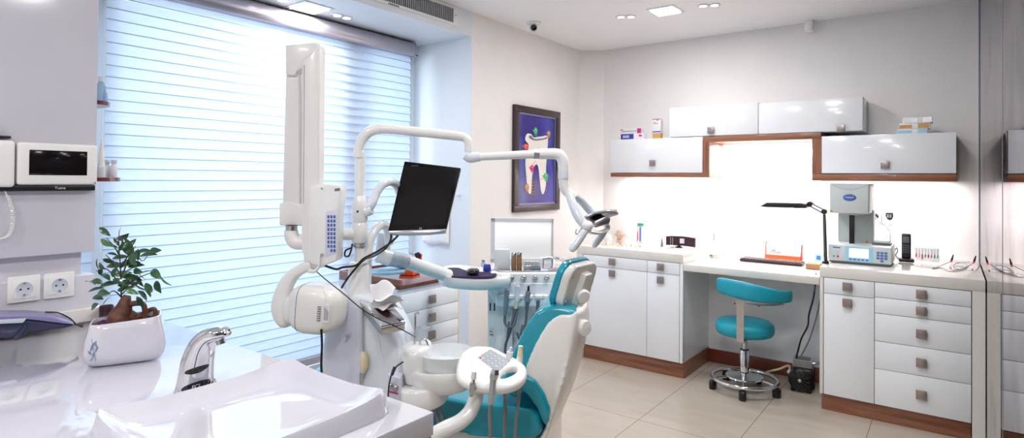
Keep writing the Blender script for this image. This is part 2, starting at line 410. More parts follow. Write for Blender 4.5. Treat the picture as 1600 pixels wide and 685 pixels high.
square_light((-3.146, 2.124, ZR), 'square light in the window niche ceiling above the blind')
for i, y in enumerate((2.318, 2.393)): spot((-3.14, y, ZR), ['nearer', 'farther'][i]+' niche spot beyond the square light, above the blind', 'niche spotlights')
for i, y in enumerate((1.936, 1.861)): spot((-3.14, y, ZR), ['nearer', 'farther'][1-i]+' niche spot in front of the square light, at the frame top', 'niche spotlights')

# air vent in the lintel face
t = thing('air_vent', 'long white slotted air vent in the lintel above the window niche', 'vent', (XL, 2.5, 2.54))
mb = MB(); y0, y1, z0, z1 = 1.667, 3.044, 2.499, 2.597
mb.bb(XL+.0005, XL+.008, y0-.045, y1+.045, z1, z1+.018).bb(XL+.0005, XL+.008, y0-.045, y1+.045, z0-.02, z0).bb(XL+.0005, XL+.008, y0-.045, y0, z0, z1).bb(XL+.0005, XL+.008, y1, y1+.045, z0, z1)
mb.build('frame', M_PLASTW, t)
MB().bb(XL+.0004, XL+.002, y0, y1, z0, z1).build('backing', M_BLACK, t)
mb = MB(); k = y0+.008
while k < y1: mb.box((XL+.005, k, (z0+z1)/2), (.010, .009, z1-z0), rz(18)); k += .0185
mb.build('slats', M_SILVER, t)
MB().lathe([(.004, 0), (.004, .003), (.001, .004)], (XL+.008, 3.07, 2.556), X).build('screw', M_BLACK, t)
MB().bb(XL+.008, XL+.0095, 2.45, 2.54, 2.482, 2.493).build('badge', M_LABEL, t)

# blinds
def blind(y0, y1, label, cord_y):
    t = thing('window_blind', label, 'blind', (-3.313, (y0+y1)/2, 2.32)); P = .0567
    cy = [(-3.393, 2.327), (-3.393, 2.436), (-3.29, 2.436), (-3.26, 2.424), (-3.246, 2.395), (-3.246, 2.35), (-3.258, 2.327)]
    MB().prism(cy, (0, 0, 0), X, Z, Y, y0-.02, y1-.012, .004).build('header', M_ALU, t)
    MB().prism([(a-.001 if a < -3.35 else a+.003, b+(.002 if b > 2.38 else -.004)) for a, b in cy], (0, 0, 0), X, Z, Y, y1-.012, y1+.006, .004).build('end_cap', M_ALU, t)
    MB().bb(-3.275, -3.248, y1-.005, y1+.009, 2.327, 2.342, .002).build('bracket', M_BLACK, t)
    mb = MB(); z = 2.338
    while z > .26:
        pr = [(-3.322, z), (-3.3195, z-.010), (-3.3165, z-.025), (-3.314, z-.042), (-3.312, z-P-.0012)]
        mb.rings([[V((a, y0, b)) for a, b in pr], [V((a, y1, b)) for a, b in pr]], closed=False, cap=False); z -= P
    mb.build('slats', M_BLIND, t, smooth=60)
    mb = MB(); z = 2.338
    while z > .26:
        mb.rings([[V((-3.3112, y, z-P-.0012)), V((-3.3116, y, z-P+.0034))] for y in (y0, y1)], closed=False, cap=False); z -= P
    mb.build('slat_shade_lines', M_SLATSHADE, t, smooth=0)  # tinted strips draw the shade lines where slats overlap
    MB().bb(-3.335, -3.298, y0, y1, z-.052, z-.001, .008, 3).build('bottom_rail', M_ALU, t)
    if cord_y:
        for dy in (0, .012):
            mb = MB(); k = 2.31
            while k > .5: mb.ell((-3.285, cord_y+dy, k), (.0016, .0016, .0042), seg=6, rg=4); k -= .0095
            mb.build('bead_chain', M_PRINTW, t)
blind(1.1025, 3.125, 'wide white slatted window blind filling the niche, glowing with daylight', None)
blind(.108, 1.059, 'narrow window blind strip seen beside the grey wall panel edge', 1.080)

struct(MB().bb(-1.511, -.646, 4.591, 4.61, 0, .763), 'trim_3', M_GLOSS)
struct(MB().bb(-3.9, 2.6, -2.3, -2.18, 0, ZC), 'wall_front', M_WALL)
# ------------------------------------------------------------------ cabinets on the back wall
YF = 4.06
def square_knob(parent, c, nrm, side, s=.05):
    N, S = V(nrm), V(side); R = rotm(S, N, Z) ; c = V(c)
    mb = MB().box(c+N*.016, (s, .012, s), R, .002).box(c+N*.005, (s*.5, .011, s*.5), R)
    return mb.build('knob', M_KNOB, parent)
def front(parent, x0, x1, z0, z1, kx, kz, kind, y=YF, m=None):
    d = MB().bb(x0+.0015, x1-.0015, y-.018, y, z0+.0015, z1-.0015, .0012).build(kind, m or M_GLOSS, parent)
    if kx is not None: square_knob(d, (kx, y-.018, kz), -Y, X)
    return d
YC = YF+.018
YK = 4.60
t = thing('base_cabinet', 'white base cabinet with two small drawers over two doors, left of the desk', 'cabinet', (-1.94, 4.33, 0))
MB().bb(-2.315, -1.512, YC, YB-.003, .11, .8155).build('carcass', M_GLOSS, t)
MB().bb(-2.318, -1.505, YC+.002, YB-.003, 0, .108).bb(-2.318, -1.51, YF+.004, YC+.002, 0, .108, .001).build('plinth', M_WOODX, t)
xs = -1.78
front(t, -2.315, xs, .727, .815, ony(959, 411, YF).x, .779, 'drawer'); front(t, xs, -1.535, .727, .815, ony(1034.5, 417.5, YF).x, .776, 'drawer')
front(t, -2.315, xs, .11, .727, ony(959, 431, YF).x, .69, 'door'); front(t, xs, -1.535, .11, .727, ony(1034.5, 440, YF).x, .683, 'door')
MB().bb(-1.533, -1.5115, YF-.016, YC, .11, .8155, .001).build('side_panel', M_GLOSS, t)
solo(MB().bb(-2.372, -1.508, YF-.022, YB-.003, .8165, .878, .002).bb(-2.372, -2.317, YF-.022, YB-.003, .001, .8165), 'worktop', M_STONE, 'raised cream worktop with an end leg on the cabinet left of the desk', 'worktop', loc=(-1.94, 4.33, .8165))
solo(MB().bb(-1.507, -.6485, YF-.02, YB-.003, .764, .811, .002), 'desk', M_STONE, 'lower cream desk slab spanning between two base cabinets above the teal stool', 'desk top', loc=(-1.08, 4.33, .764))
t = thing('base_cabinet', 'white base cabinet with a tall door and a bank of drawers, right of the desk', 'cabinet', (-.28, 4.33, 0))
MB().bb(-.645, .09, YC, YB-.003, .10, .8155).build('carcass', M_GLOSS, t)
MB().bb(-.638, .088, YC+.002, YB-.003, 0, .098).bb(-.638, .088, YF+.004, YC+.002, 0, .098, .001).build('plinth', M_WOODX, t)
MB().bb(-.646, -.627, YF-.018, YC, .10, .8155, .001).build('side_panel', M_STONE, t)
xs = -.358
kx = ony(1325, 447, YF).x; front(t, -.625, xs, .717, .815, kx, .772, 'drawer'); front(t, -.625, xs, .10, .717, kx, .675, 'door')
kx = ony(1440, 459, YF).x; zs = [.815, .726, .655, .515, .377, .10]
zs = [.815] + [ony(1440, v, YF).z for v in (471.5, 497.5, 542.5, 587)] + [.10]
for i, (a, b) in enumerate(zip(zs, zs[1:])):
    front(t, xs, .09, b, a, kx, ony(1440, (459, 485, 520.5, 565.5, 615.5)[i], YF).z, 'drawer')
solo(MB().bb(-.647, .149, YF-.022, YB-.003, .8165, .878, .002).bb(.0925, .149, YF-.022, YB-.003, .001, .8165), 'worktop', M_STONE, 'raised cream worktop with an end leg beside the glass partition', 'worktop', loc=(-.25, 4.33, .8165))

# wall cabinets
YU = 4.62
def wall_cab(x0, x1, z0, z1, kx, kz, label):
    t = thing('wall_cabinet', label, 'wall cabinet', ((x0+x1)/2, 4.78, z0), 0, 'glossy white wall cabinets')
    MB().bb(x0, x1, YU+.02, YB-.001, z0, z1, .001).build('carcass', M_GLOSS, t)
    front(t, x0-.001, x1+.001, z0, z1, kx, kz, 'door', YU+.018); return t
k = lambda u, v: (ony(u, v, YU-.005).x, ony(u, v, YU-.005).z)
wall_cab(-2.380, -1.574, 1.461, 1.750, *k(1020, 255), 'lower wall cabinet at the far end near the toothpaste box')
wall_cab(-1.846, -1.157, 1.7525, 1.994, *k(1111, 204), 'upper wall cabinet of the raised pair, nearer the tall narrow carton')
wall_cab(-1.153, -.480, 1.7525, 1.985, *k(1314, 201), 'upper wall cabinet of the raised pair, above the desk lamp')
wall_cab(-.7305, .028, 1.459, 1.722, *k(1383, 258), 'lower wall cabinet above the furnace with small boxes on top')
t = thing('wood_trim_frame', 'stepped walnut trim board running under all four wall cabinets', 'shelf', (-1.16, 4.78, 1.42))
y0, y1 = YU-.002, YB-.001
MB().bb(-2.3775, -1.518, y0, y1, 1.427, 1.4598, .001).build('board', M_WOODX, t)
MB().bb(-1.572, -1.518, y0, y1, 1.460, 1.703).build('upright', M_WOODZ, t)
MB().bb(-1.572, -.734, y0, y1, 1.7035, 1.751, .001).build('board', M_WOODX, t)
MB().bb(-.790, -.733, y0, y1, 1.456, 1.703).build('upright', M_WOODZ, t)
MB().bb(-.790, .029, y0, y1, 1.408, 1.4555, .001).build('board', M_WOODX, t)

# ------------------------------------------------------------------ near counter with sink
ZT = .90
t = thing('sink_counter', 'broad glossy white counter block in the foreground carrying plant and sink', 'counter', (-1.6, .2, 0))
MB().bb(PX, -.885, -1.5, .913, ZT-.05, ZT, .003).build('slab', M_STONEW, t)
MB().bb(PX+.002, -.889, -1.5, .909, .002, ZT-.051).build('body', M_STONE, t)

def sink():
    x0, x1, y0, y1 = -1.325, -.952, .425, .852; cx, cy, hx, hy = (x0+x1)/2, (y0+y1)/2, (x1-x0)/2, (y1-y0)/2
    def ring(f, zf, e=14, n=72):
        out = []
        for k in range(n):
            a = 2*PI*k/n; c, s = math.cos(a), math.sin(a); q = (abs(c)**e+abs(s)**e)**(-1/e)
            u, v = q*c, q*s; corner = max(0, abs(u)*abs(v))**3
            out.append(V((cx+hx*f*u, cy+hy*f*v, zf(corner))))
        return out
    mb = MB()
    H = [(1.05, lambda c: ZT+.0006, 10), (1.055, lambda c: ZT+.006, 10), (1.03, lambda c: ZT+.02+.006*c, 12), (1.01, lambda c: ZT+.032+.014*c, 14), (.995, lambda c: ZT+.036+.018*c, 14), (.96, lambda c: ZT+.033+.016*c, 12), (.86, lambda c: ZT+.016+.012*c, 8), (.72, lambda c: ZT+.006+.004*c, 6), (.45, lambda c: ZT+.0045, 4), (.12, lambda c: ZT+.003, 3)]
    mb.rings([ring(f, z, e) for f, z, e in H])
    t = thing('sink', 'white ceramic vessel sink with upswept corners on the foreground counter', 'sink', (cx, cy, ZT))
    mb.build('basin', M_CERAM, t, smooth=75)
sink()

def faucet():
    fr = Frame(V((-1.405, .645, 0)), V((.82, .57, 0))); k = lambda u, v: fr.px(u, v)
    t = thing('sensor_faucet', 'chrome sensor faucet with curved spout behind the sink', 'faucet', fr.pp(303, 618))
    t.location.z = ZT; WM[t] = Matrix.Translation(t.location)
    sp = [(303, 620, 24, 24), (305, 600, 21.5, 22), (307, 580, 20, 20.5), (309.5, 562, 19, 19), (315, 543, 16.5, 18), (325, 529, 13.5, 18), (338, 522, 11, 18), (349, 521, 8, 15), (357, 523, 3, 8)]
    m = (fr.pt(.01, 0)-fr.pt(0, 0)).length; s = .9/917*1.56/.9
    P = [fr.pt(*k(u, v)) for u, v, a, b in sp]; P[0].z = ZT+.0005
    P2 = cr(P, 5); n = len(P2); rings = []
    ra = cr([V((a*s, b*s, 0)) for u, v, a, b in sp], 5)
    for i, p in enumerate(P2):
        T = (P2[min(i+1, n-1)]-P2[max(i-1, 0)]).normalized()
        if i == 0: T = Z.copy()
        B = fr.N; U = B.cross(T).normalized(); a, b = max(.001, ra[i].x), max(.001, ra[i].y)
        ring = []
        for j in range(32):
            th = 2*PI*j/32; c, q = math.cos(th), math.sin(th); e = .8
            ring.append(p+U*(a*math.copysign(abs(c)**e, c))+B*(b*math.copysign(abs(q)**e, q)))
        rings.append(ring)
    for q in rings[0]: q.z = ZT+.0005
    body = MB().rings(rings).build('body', M_CHROME, t, smooth=70)
    # dark seam that follows the spout, a sensor window and the badge with lettering
    mb = MB()
    seam = []
    for i in range(12, n-1):
        T = (P2[min(i+1, n-1)]-P2[i-1]).normalized(); U = fr.N.cross(T).normalized()
        seam.append(P2[i]-U*(ra[i].x*.35)+fr.N*(ra[i].y*.955))
    mb.tube(seam, .0011, 6, 1); mb.build('seam', M_BLACK, t)
    from mathutils.bvhtree import BVHTree
    bvh = BVHTree.FromPolygons([WM[t] @ v.co for v in body.data.vertices], [list(p.vertices) for p in body.data.polygons])
    vd = (EYE-P[2]); vd.z = 0; vd.normalize(); vt = Z.cross(vd)
    def oval(u, v, w, h, dn, name, m):
        z0 = fr.px(u, v)[1]; q = min(P2, key=lambda p: abs(p.z-z0)); O = V((q.x, q.y, z0)); mb = MB(); rows = []
        def surf(x, z):
            h = bvh.ray_cast(O+vt*x+Z*z+vd*.12, -vd)
            return (h[0] if h[0] is not None else O+vt*x+Z*z)+vd*dn
        for f in (1.0, .75, .5, .25, .02): rows.append([surf(math.cos(a)*w*f*s, math.sin(a)*h*f*s+math.cos(a)*w*f*s*.22) for a in (2*PI*j/28 for j in range(28))])
        return mb.rings(rows, cap=False).build(name, m, t), surf(0, 0)+vd*.001
    oval(311, 572, 14.5, 4.2, .0006, 'sensor_window', M_BLACKG)
    b, O = oval(309, 597, 16.5, 6.2, .0010, 'badge', M_BLACKG)
    text('FCi', 'badge_text', M_PRINTW, t, O+Z*.0006, vt+Z*.2, Z-vt*.1, .0125, .0006, True)
    O = fr.pp(332, 600); MB().lathe([(.010, 0), (.012, .003), (.012, .008), (.009, .011), (.001, .011)], O-fr.A*.006, fr.A).build('temperature_knob', M_CHROME, t)
    O = fr.pp(344, 530); MB().lathe([(.009, 0), (.010, .004), (.010, .011), (.001, .012)], O-Z*.0005, -Z+fr.A*.25).build('aerator', M_STEEL, t)
faucet()

# bonsai
PC = V((-1.802, .660, ZT)); PR = math.radians(66)
def pot():
    t = thing('potted_ficus', 'small ficus bonsai in a white rounded pot on the counter', 'potted plant', PC, PR); PS = 1.05
    def ring(hx, hy, z, e=5, n=48):
        out = []
        for k in range(n):
            a = 2*PI*k/n; c, s = math.cos(a), math.sin(a); q = (abs(c)**e+abs(s)**e)**(-1/e); out.append(V((q*c*hx*PS, q*s*hy*PS, z)))
        return out
    tilt = lambda r, k: [V((p.x, p.y, p.z+k*p.x)) for p in r]
    R = [ring(.066, .046, .0008), ring(.078, .056, .003), ring(.087, .064, .016), ring(.090, .066, .038), ring(.086, .063, .07), ring(.080, .057, .095), tilt(ring(.077, .054, .112), .06), tilt(ring(.073, .050, .1125), .06), tilt(ring(.072, .049, .098), .03), ring(.074, .051, .085)]
    MB().rings(R).build('pot', M_CERAM, t, local=True, smooth=75)
    mb = MB(); rr = random.Random(3)
    mb.rings([ring(.0725, .0495, .095), ring(.068, .046, .101), ring(.03, .02, .104)])
    for i in range(150):
        a = rr.uniform(0, 2*PI); q = rr.random()**.5; mb.ell((q*.066*math.cos(a), q*.044*math.sin(a), .1035), (.0042, .0038, .003), Euler((rr.random()*3, rr.random()*3, 0)).to_matrix(), 7, 5)
    g = mb.build('gravel', M_SOIL, t, local=True); g['kind'] = 'stuff'
    mb = MB()
    mb.tube([(-.018, 0, .095), (-.016, .002, .115), (-.008, 0, .137), (-.004, 0, .158), (0, .002, .172)], [.030, .029, .021, .014, .009], 14, 5)
    mb.tube([(-.03, -.012, .096), (-.02, -.004, .118), (-.008, 0, .142)], [.015, .014, .010], 10, 4)
    mb.tube([(.016, .006, .096), (.008, .002, .115), (-.004, 0, .132)], [.018, .016, .010], 10, 4)
    mb.tube([(-.004, -.004, .145), (.018, -.008, .150), (.036, -.010, .147), (.042, -.008, .128), (.041, -.006, .098)], [.008, .0075, .007, .007, .007], 10, 5)
    mb.tube([(.016, 0, .108), (.034, .004, .113), (.052, .004, .126), (.064, .004, .127), (.066, .003, .112), (.058, 0, .098)], [.010, .008, .006, .006, .006, .006], 10, 5)
    mb.build('trunk', M_BARK, t, local=True, smooth=70)
    fr = Frame(PC, RT)      # branches laid out in the plane that faces the room
    def B(u, v, n=0): return fr.pp(u, v, n)
    k0 = B(190, 470); br = [[(190, 472, 0), (189, 445, .0), (188, 415, .01), (186, 385, 0), (186, 362, -.01)], [(188, 440, 0), (197, 415, -.02), (208, 395, -.02), (222, 408, -.02), (232, 398, -.01)], [(190, 455, 0), (205, 440, .02), (222, 432, .03), (243, 424, .03)], [(188, 448, 0), (178, 432, .02), (165, 420, .03), (150, 424, .04)], [(188, 430, 0), (176, 410, -.02), (165, 398, -.03)], [(187, 400, 0), (178, 385, .01), (166, 372, .02)], [(190, 460, 0), (200, 452, -.03), (214, 448, -.03)], [(188, 420, 0), (200, 400, .03), (212, 385, .03)], [(190, 465, 0), (178, 455, .03), (165, 462, .05)]]
    mb = MB()
    for b in br: mb.tube([B(*p) for p in b], [.0022, .0009], 6, 4)
    mb.build('branches', M_TWIG, t)
    leaves = [(163,362,-35,20),(187,362,85,14),(191,372,20,26),(166,380,-25,22),(176,385,-10,16),(200,388,-55,34),(208,404,-60,24),(206,380,60,16),(183,392,-20,14),(176,397,-10,14),(188,402,10,22),(170,408,-25,16),(178,415,5,30),(200,412,15,30),(212,415,10,22),(192,428,10,22),(222,393,15,26),(231,398,10,24),(241,392,8,22),(243,428,-25,28),(246,448,-45,24),(258,440,-55,22),(232,452,-50,24),(220,450,-40,22),(224,462,-60,20),(152,414,-80,18),(157,424,70,16),(142,440,5,30),(152,440,-10,20),(165,432,-15,22),(170,444,15,26),(160,458,5,26),(152,465,0,22),(146,480,-150,22),(166,470,70,16),(185,440,-20,20),(196,442,20,24),(206,434,-10,26),(214,424,-5,22),(218,440,-70,20),(206,456,-20,18),(199,424,40,22),(224,434,-60,18),(219,472,-60,18),(150,452,20,20),(193,384,60,18),(212,400,70,16),(178,426,60,18),(182,378,120,14),(206,446,30,22),(215,398,-70,18),(158,416,-30,18),(190,452,35,18),(228,425,20,18)]
    rr = random.Random(11)
    for i, (u, v, a, L) in enumerate(leaves):
        n = rr.uniform(-.04, .045); c = B(u, v, n); a = math.radians(a); h = L*.0019*.52
        d = fr.A*math.cos(a)+Z*math.sin(a) + fr.N*rr.uniform(-.7, .7); d.normalize()
        nn = (fr.N*rr.uniform(.2, 1)+Z*rr.uniform(-.1, 1)+fr.A*rr.uniform(-.9, .9)); nn = (nn-d*nn.dot(d)).normalized(); sd = d.cross(nn)
        rows = []
        for q in range(8):
            s = q/7; wd = h*.46*(math.sin(PI*min(1, s*1.02))**.75)*(1-.25*s); wd = max(wd, .0003)
            ctr = c+d*(h*(s*2-1))-nn*(h*.35*(s-.35)**2*2)
            rows.append([ctr+sd*wd*x+nn*(abs(x)*wd*.22) for x in (-1, -.5, 0, .5, 1)])
        MB().rings(rows, closed=False, cap=False).build('leaf', M_LEAFL if rr.random() < .15 else M_LEAF, t, smooth=60)
    # printed sprig on the pot end facing the phone
    mb = MB(); O = onz(146, 577, ZT)
    def on_pot(u, v):
        d = ray(u, v); M = WM[t].inverted(); o = M @ EYE; dd = M.to_3x3() @ d; best = None
        for i in range(400):
            s = 1.2+i*.002; p = o+dd*s; zz = p.z; f = .088-.0012*0
            hx, hy = (.0905*PS, .0665*PS) if zz < .045 else ((.0905-(zz-.045)*.19)*PS, (.0665-(zz-.045)*.18)*PS)
            if 0 < zz < .115 and (abs(p.x/hx)**5+abs(p.y/hy)**5) < 1.0: return WM[t] @ (p-dd*.002)
        return None
    for (u, v, a, L) in [(143,545,70,9),(147,538,40,10),(151,546,65,9),(140,552,130,8),(146,555,80,9),(150,540,100,7),(143,562,60,6),(152,534,20,8)]:
        c = on_pot(u, v)
        if c is None: continue
        a = math.radians(a); d = (RT*math.cos(a)+Z*math.sin(a)); nn = (EYE-c).normalized(); d = (d-nn*d.dot(nn)).normalized(); sd = d.cross(nn); h = L*.00185*.5
        mb.rings([[c+d*(h*(s*2-1))+sd*(h*.3*math.sin(PI*s)+1e-5)*x for x in (-1, 1)] for s in (0, .2, .4, .6, .8, 1)], closed=False, cap=False)
    st = [on_pot(u, v) for u, v in ((149, 565), (147, 552), (145, 540), (143, 530))]
    if all(st): mb.tube(st, .0006, 5, 3)
    mb.build('leaf_print', M_POTPRINT, t)
pot()

# intercom on the partition
IX = PX
def wp(u, v, dx=0): return onx(u, v, IX+dx)
t = thing('intercom_monitor', 'white wall intercom with dark screen and black lower strip', 'intercom', wp(90, 262))
a, b = wp(28, 224, .03), wp(152, 290, .03); ya, yb, za, zb = a.y, wp(153, 262, .03).y, 1.352, 1.502
MB().bb(IX+.0005, IX+.03, ya, yb, zb-.135, zb, .008, 3).build('case', M_PLASTW, t)
MB().bb(IX+.0005, IX+.024, ya-.045, yb-.004, zb-.155, zb-.136, .004).build('lower_strip', M_BLACK, t)
s0, s1 = wp(46, 233, .031), wp(136, 274, .031)
MB().bb(IX+.0298, IX+.0308, s0.y, s1.y, s1.z-.001, s0.z-.002, .0004).build('screen', M_BLACKG, t)
MB().box((IX+.031, yb-.008, zb-.128), (.002, .003, .003)).build('indicator', M_BLACK, t)
text('Tuana', 'brand_text', M_PRINTW, t, V((IX+.0242, wp(94, 293, .024).y, zb-.1455)), Y, Z, .012)
t = thing('intercom_handset', 'white intercom handset with coiled cord at the left picture edge', 'handset', wp(5, 262))
MB().bb(IX+.0005, IX+.034, ya-.16, ya-.006, zb-.142, zb+.004, .010, 3).build('handset', M_PLASTW, t)
MB().bb(IX+.0005, IX+.022, ya-.13, ya-.014, zb+.010, zb+.018, .003).build('hook', M_BLACK, t)
mb = MB(); P = cr([wp(4, 292, .02), wp(14, 312, .02), wp(19, 330, .02), wp(20, 350, .02), wp(14, 367, .02), wp(2, 373, .02), wp(-12, 374, .02)], 40); pts = []
for i, p in enumerate(P):
    rr_ = 0 if i < 26 else .0045
    pts.append(p+X*(rr_*math.cos(i*1.1))+V((0, 1, .3))*(rr_*math.sin(i*1.1)))
mb.tube(pts, .0016, 6, 1); mb.build('coiled_cord', M_PLASTW, t)
def socket(y, z, label, cx=PX, ax=1):
    t = thing('wall_socket', label, 'socket', (cx, y, z), 0, 'double sockets above the counter'); s = .0415
    MB().bb(cx+.0004, cx+.008, y-s, y+s, z-s, z+s, .003).build('plate', M_PLASTW, t)
    mb = MB().bb(cx+.008, cx+.0095, y-.029, y+.029, z-.029, z+.029, .0006).build('insert', M_PLASTW, t)
    MB().lathe([(.0225, .0096), (.0225, .0104), (.0195, .0104), (.0185, .0098), (.001, .0098)], (cx, y, z), X).build('well', M_FROST, t)
    mb = MB()
    for dy in (-.0095, .0095): mb.lathe([(.0027, .0098), (.0027, .0108), (.0005, .0108)], (cx, y+dy, z), X, 10)
    mb.build('pin_hole', M_BLACK, t)
    mb = MB()
    for dz in (-.0185, .0185): mb.bb(cx+.0098, cx+.0116, y-.003, y+.003, z+dz-.003, z+dz+.003)
    mb.build('earth_clip', M_STEEL, t); return t
o = wp(38, 452, .008); socket(o.y, o.z, 'socket of the double outlet above the phone, farther from the window')
o = wp(93, 446, .008); socket(o.y, o.z, 'socket of the double outlet above the counter, nearer the window')

# desk phone / handset lying on the counter by the partition
def phone():
    o_ = onz(30, 531, ZT); fr = Frame(V((o_.x-.03, o_.y, 0)), (.25, 1, 0)); t = thing('cordless_handset', 'dark handset with lilac top lying on the counter under the sockets', 'telephone', (o_.x, o_.y, ZT))
    pr = lambda pts: fr.poly(pts)
    O, A, N = fr.O, fr.A, fr.N
    top = [(-40, 491), (0, 489.5), (40, 489), (80, 492), (105, 499), (116, 505), (100, 504), (60, 499), (40, 497), (0, 499), (-40, 502)]
    low = [(-40, 503), (0, 500), (38, 498), (60, 500), (100, 505), (117, 506), (100, 511), (80, 513), (62, 517), (46, 516), (42, 522), (22, 527), (-40, 527)]
    MB().prism(pr(top), O, A, Z, N, -.05, .03, .006, 3).build('upper_shell', M_LILAC, t)
    MB().prism(pr(low), O, A, Z, N, -.045, .026, .005, 3).build('lower_shell', M_NAVY, t)
    MB().prism(pr([(38, 505), (44, 505), (30, 527), (24, 530), (20, 526)]), O, A, Z, N, .02, .034, .002).build('hook_leg', M_NAVY, t)
    MB().prism(pr([(-40, 500), (0, 497), (42, 495), (36, 502), (-40, 505)]), O, A, Z, N, .026, .032, .002).build('pale_band', M_FROST, t)
    MB().tube([fr.pp(116, 506), fr.pp(122, 508), fr.pp(130, 510)], [.003, .003, .006], 8, 4).build('cord_end', M_BLACK, t)
    MB().tube([fr.pp(70, 488, -.03), fr.pp(90, 489, -.03), fr.pp(108, 497, -.03), fr.pp(117, 505, -.01)], .0022, 8, 5).build('wire_loop', M_BLACK, t)
    for ch in t.children:
        for v in ch.data.vertices:
            if v.co.z < .0012: v.co.z = .0012
phone()
# little brown cup behind the plant
solo(MB().lathe([(.018, 0), (.021, .004), (.022, .045), (.020, .05), (.018, .046), (.016, .01), (.001, .008)], onz(166, 501, ZT)+V((0, 0, .001))), 'brown_jar', M_DKBROWN, 'small dark brown jar behind the bonsai beside the wall end', 'jar', loc=onz(166, 501, ZT))

# corner shelves on the partition end
def cshelf(z, r, label):
    t = thing('corner_shelf', label, 'shelf', (-2.45, .767, z), 0, 'dark red rounded shelves')
    pts = [(-2.56, .7665)] + [(-2.47+.09*math.cos(a), .7665+r*math.sin(a)) for a in (PI*.5*(1-k/10) for k in range(11))]
    pts = [(-2.56, .7665), (-2.56, .7665+r*.8)] + [(-2.47+.085*math.sin(k/10*PI/2), .7665+r*math.cos(k/10*PI/2)) for k in range(10)] + [(-2.385, .7665)]
    MB().prism(pts, (0, 0, 0), X, Y, Z, z-.014, z).build('board', M_BROWNSH, t); return t
cshelf(1.662, .066, 'upper dark red rounded shelf with a clear bottle beside the blind'); cshelf(1.392, .105, 'lower dark red rounded shelf with small white tubes beside the blind')
def bottle(x, y, z, r, h, label, body, cap, capr=.6, group=None):
    t = thing('bottle', label, 'bottle', (x, y, z), 0, group)
    MB().lathe([(r*.9, 0), (r, h*.05), (r, h*.62), (r*.55, h*.78), (r*.5, h*.82)], (x, y, z+.0008), seg=18).build('flask', body, t)
    MB().lathe([(r*capr, h*.80), (r*capr, h), (r*.05, h*1.003)], (x, y, z+.0008), seg=16).build('cap', cap, t); return t
bottle(-2.43, .795, 1.662, .016, .088, 'clear blue bottle with white cap on the upper red shelf', M_BOTTLE, M_PRINTW)
bottle(-2.455, .817, 1.662, .007, .05, 'thin small vial behind the clear bottle on the upper red shelf', M_BOTTLE, M_PRINTW)
t = thing('cone_tube', 'tall white pointed tube on the lower red shelf', 'tube', (-2.42, .797, 1.393))
MB().lathe([(.014, 0), (.014, .036), (.012, .038)], (-2.42, .797, 1.393), seg=18).build('collar', M_PRINTW, t)
MB().lathe([(.0115, .038), (.0045, .122), (.003, .13), (.0005, .131)], (-2.42, .797, 1.393), seg=18).build('cone', M_PLASTW, t)
MB().bb(-2.433, -2.43, .785, .788, 1.46, 1.485).build('red_mark', M_RED, t)
for i, (x, y, lb) in enumerate([(-2.445, .822, 'small white bottle next to the pointed tube on the lower shelf'), (-2.425, .838, 'small white bottle at the outer end of the lower red shelf')]): bottle(x, y, 1.392, .011, .062, lb, M_PRINTW, M_FROST, .85)

# ------------------------------------------------------------------ side drawer cabinet by the window niche
def side_cabinet():
    x1 = -2.27
    P0 = onz(625, 446, .85); x1 = P0.x; y0 = onx(625, 446, x1).y; y1 = onx(715, 420, x1).y + .02; zt = .845
    t = thing('drawer_cabinet', 'white drawer cabinet with dark wood tray top beside the window niche', 'cabinet', (x1-.25, (y0+y1)/2, 0))
    MB().bb(x1-.50, x1-.019, y0, y1, .05, zt-.02).build('carcass', M_PLASTB, t)
    MB().bb(x1-.48, x1-.04, y0+.03, y1-.03, .001, .05).build('plinth', M_WOODD, t)
    MB().bb(x1-.50, x1, y0, y1, zt-.02, zt, .001).build('top', M_WOODY, t)
    mb = MB().bb(x1-.50, x1-.001, y0, y0+.018, zt, zt+.030, .001); mb.build('tray_edge', M_WOODX, t)
    MB().bb(x1-.50, x1-.482, y0+.018, y1, zt, zt+.030).build('tray_edge', M_WOODY, t)
    z = onx(660, 453, x1).z+.012; zs = [onx(628, v, x1).z for v in (462, 492, 521, 549, 577)]+[.25, .05]
    ky = onx(673, 460, x1).y
    for a, b in zip(zs, zs[1:]):
        d = MB().bb(x1-.019, x1-.001, y0+.012, y1-.012, b+.0015, a-.0015, .001).build('drawer', M_GLOSS, t)
        square_knob(d, (x1-.001, ky, a-.05), X, Y, .046)
    MB().bb(x1-.018, x1-.002, y1-.011, y1-.001, .05, zt-.021).build('edge_panel', M_CREAM, t)
    return x1, y0, y1, zt
CX1, CY0, CY1, CZT = side_cabinet()
# things on the cabinet top
t = thing('torch_lighter', 'small black gas torch with steel nozzle standing behind the white arm', 'torch', onz(651, 419, CZT))
p = WM[t].translation; fr = Frame(p, RT)
MB().prism([(-.004, .001), (.022, .001), (.020, .045), (.026, .085), (.010, .098), (-.012, .090), (-.010, .072), (.002, .060)], p, fr.A, Z, fr.N, -.014, .014, .004).build('body', M_BLACK, t)
MB().cyl(p+fr.A*-.008+Z*.082, p+fr.A*-.045+Z*.094, .006, .005).build('nozzle', M_STEEL, t)
MB().prism([(.0205, .04), (.028, .04), (.033, .085), (.026, .088)], p, fr.A, Z, fr.N, -.012, .012, .003).build('trigger', M_RED, t)
solo(MB().box(onz(640, 431, CZT)+V((-.03, .03, .022)), (.09, .10, .042), rz(20), .006), 'red_box', M_ORANGE, 'orange red box lying on the wooden cabinet top behind the white arm', 'box', loc=onz(640, 431, CZT))
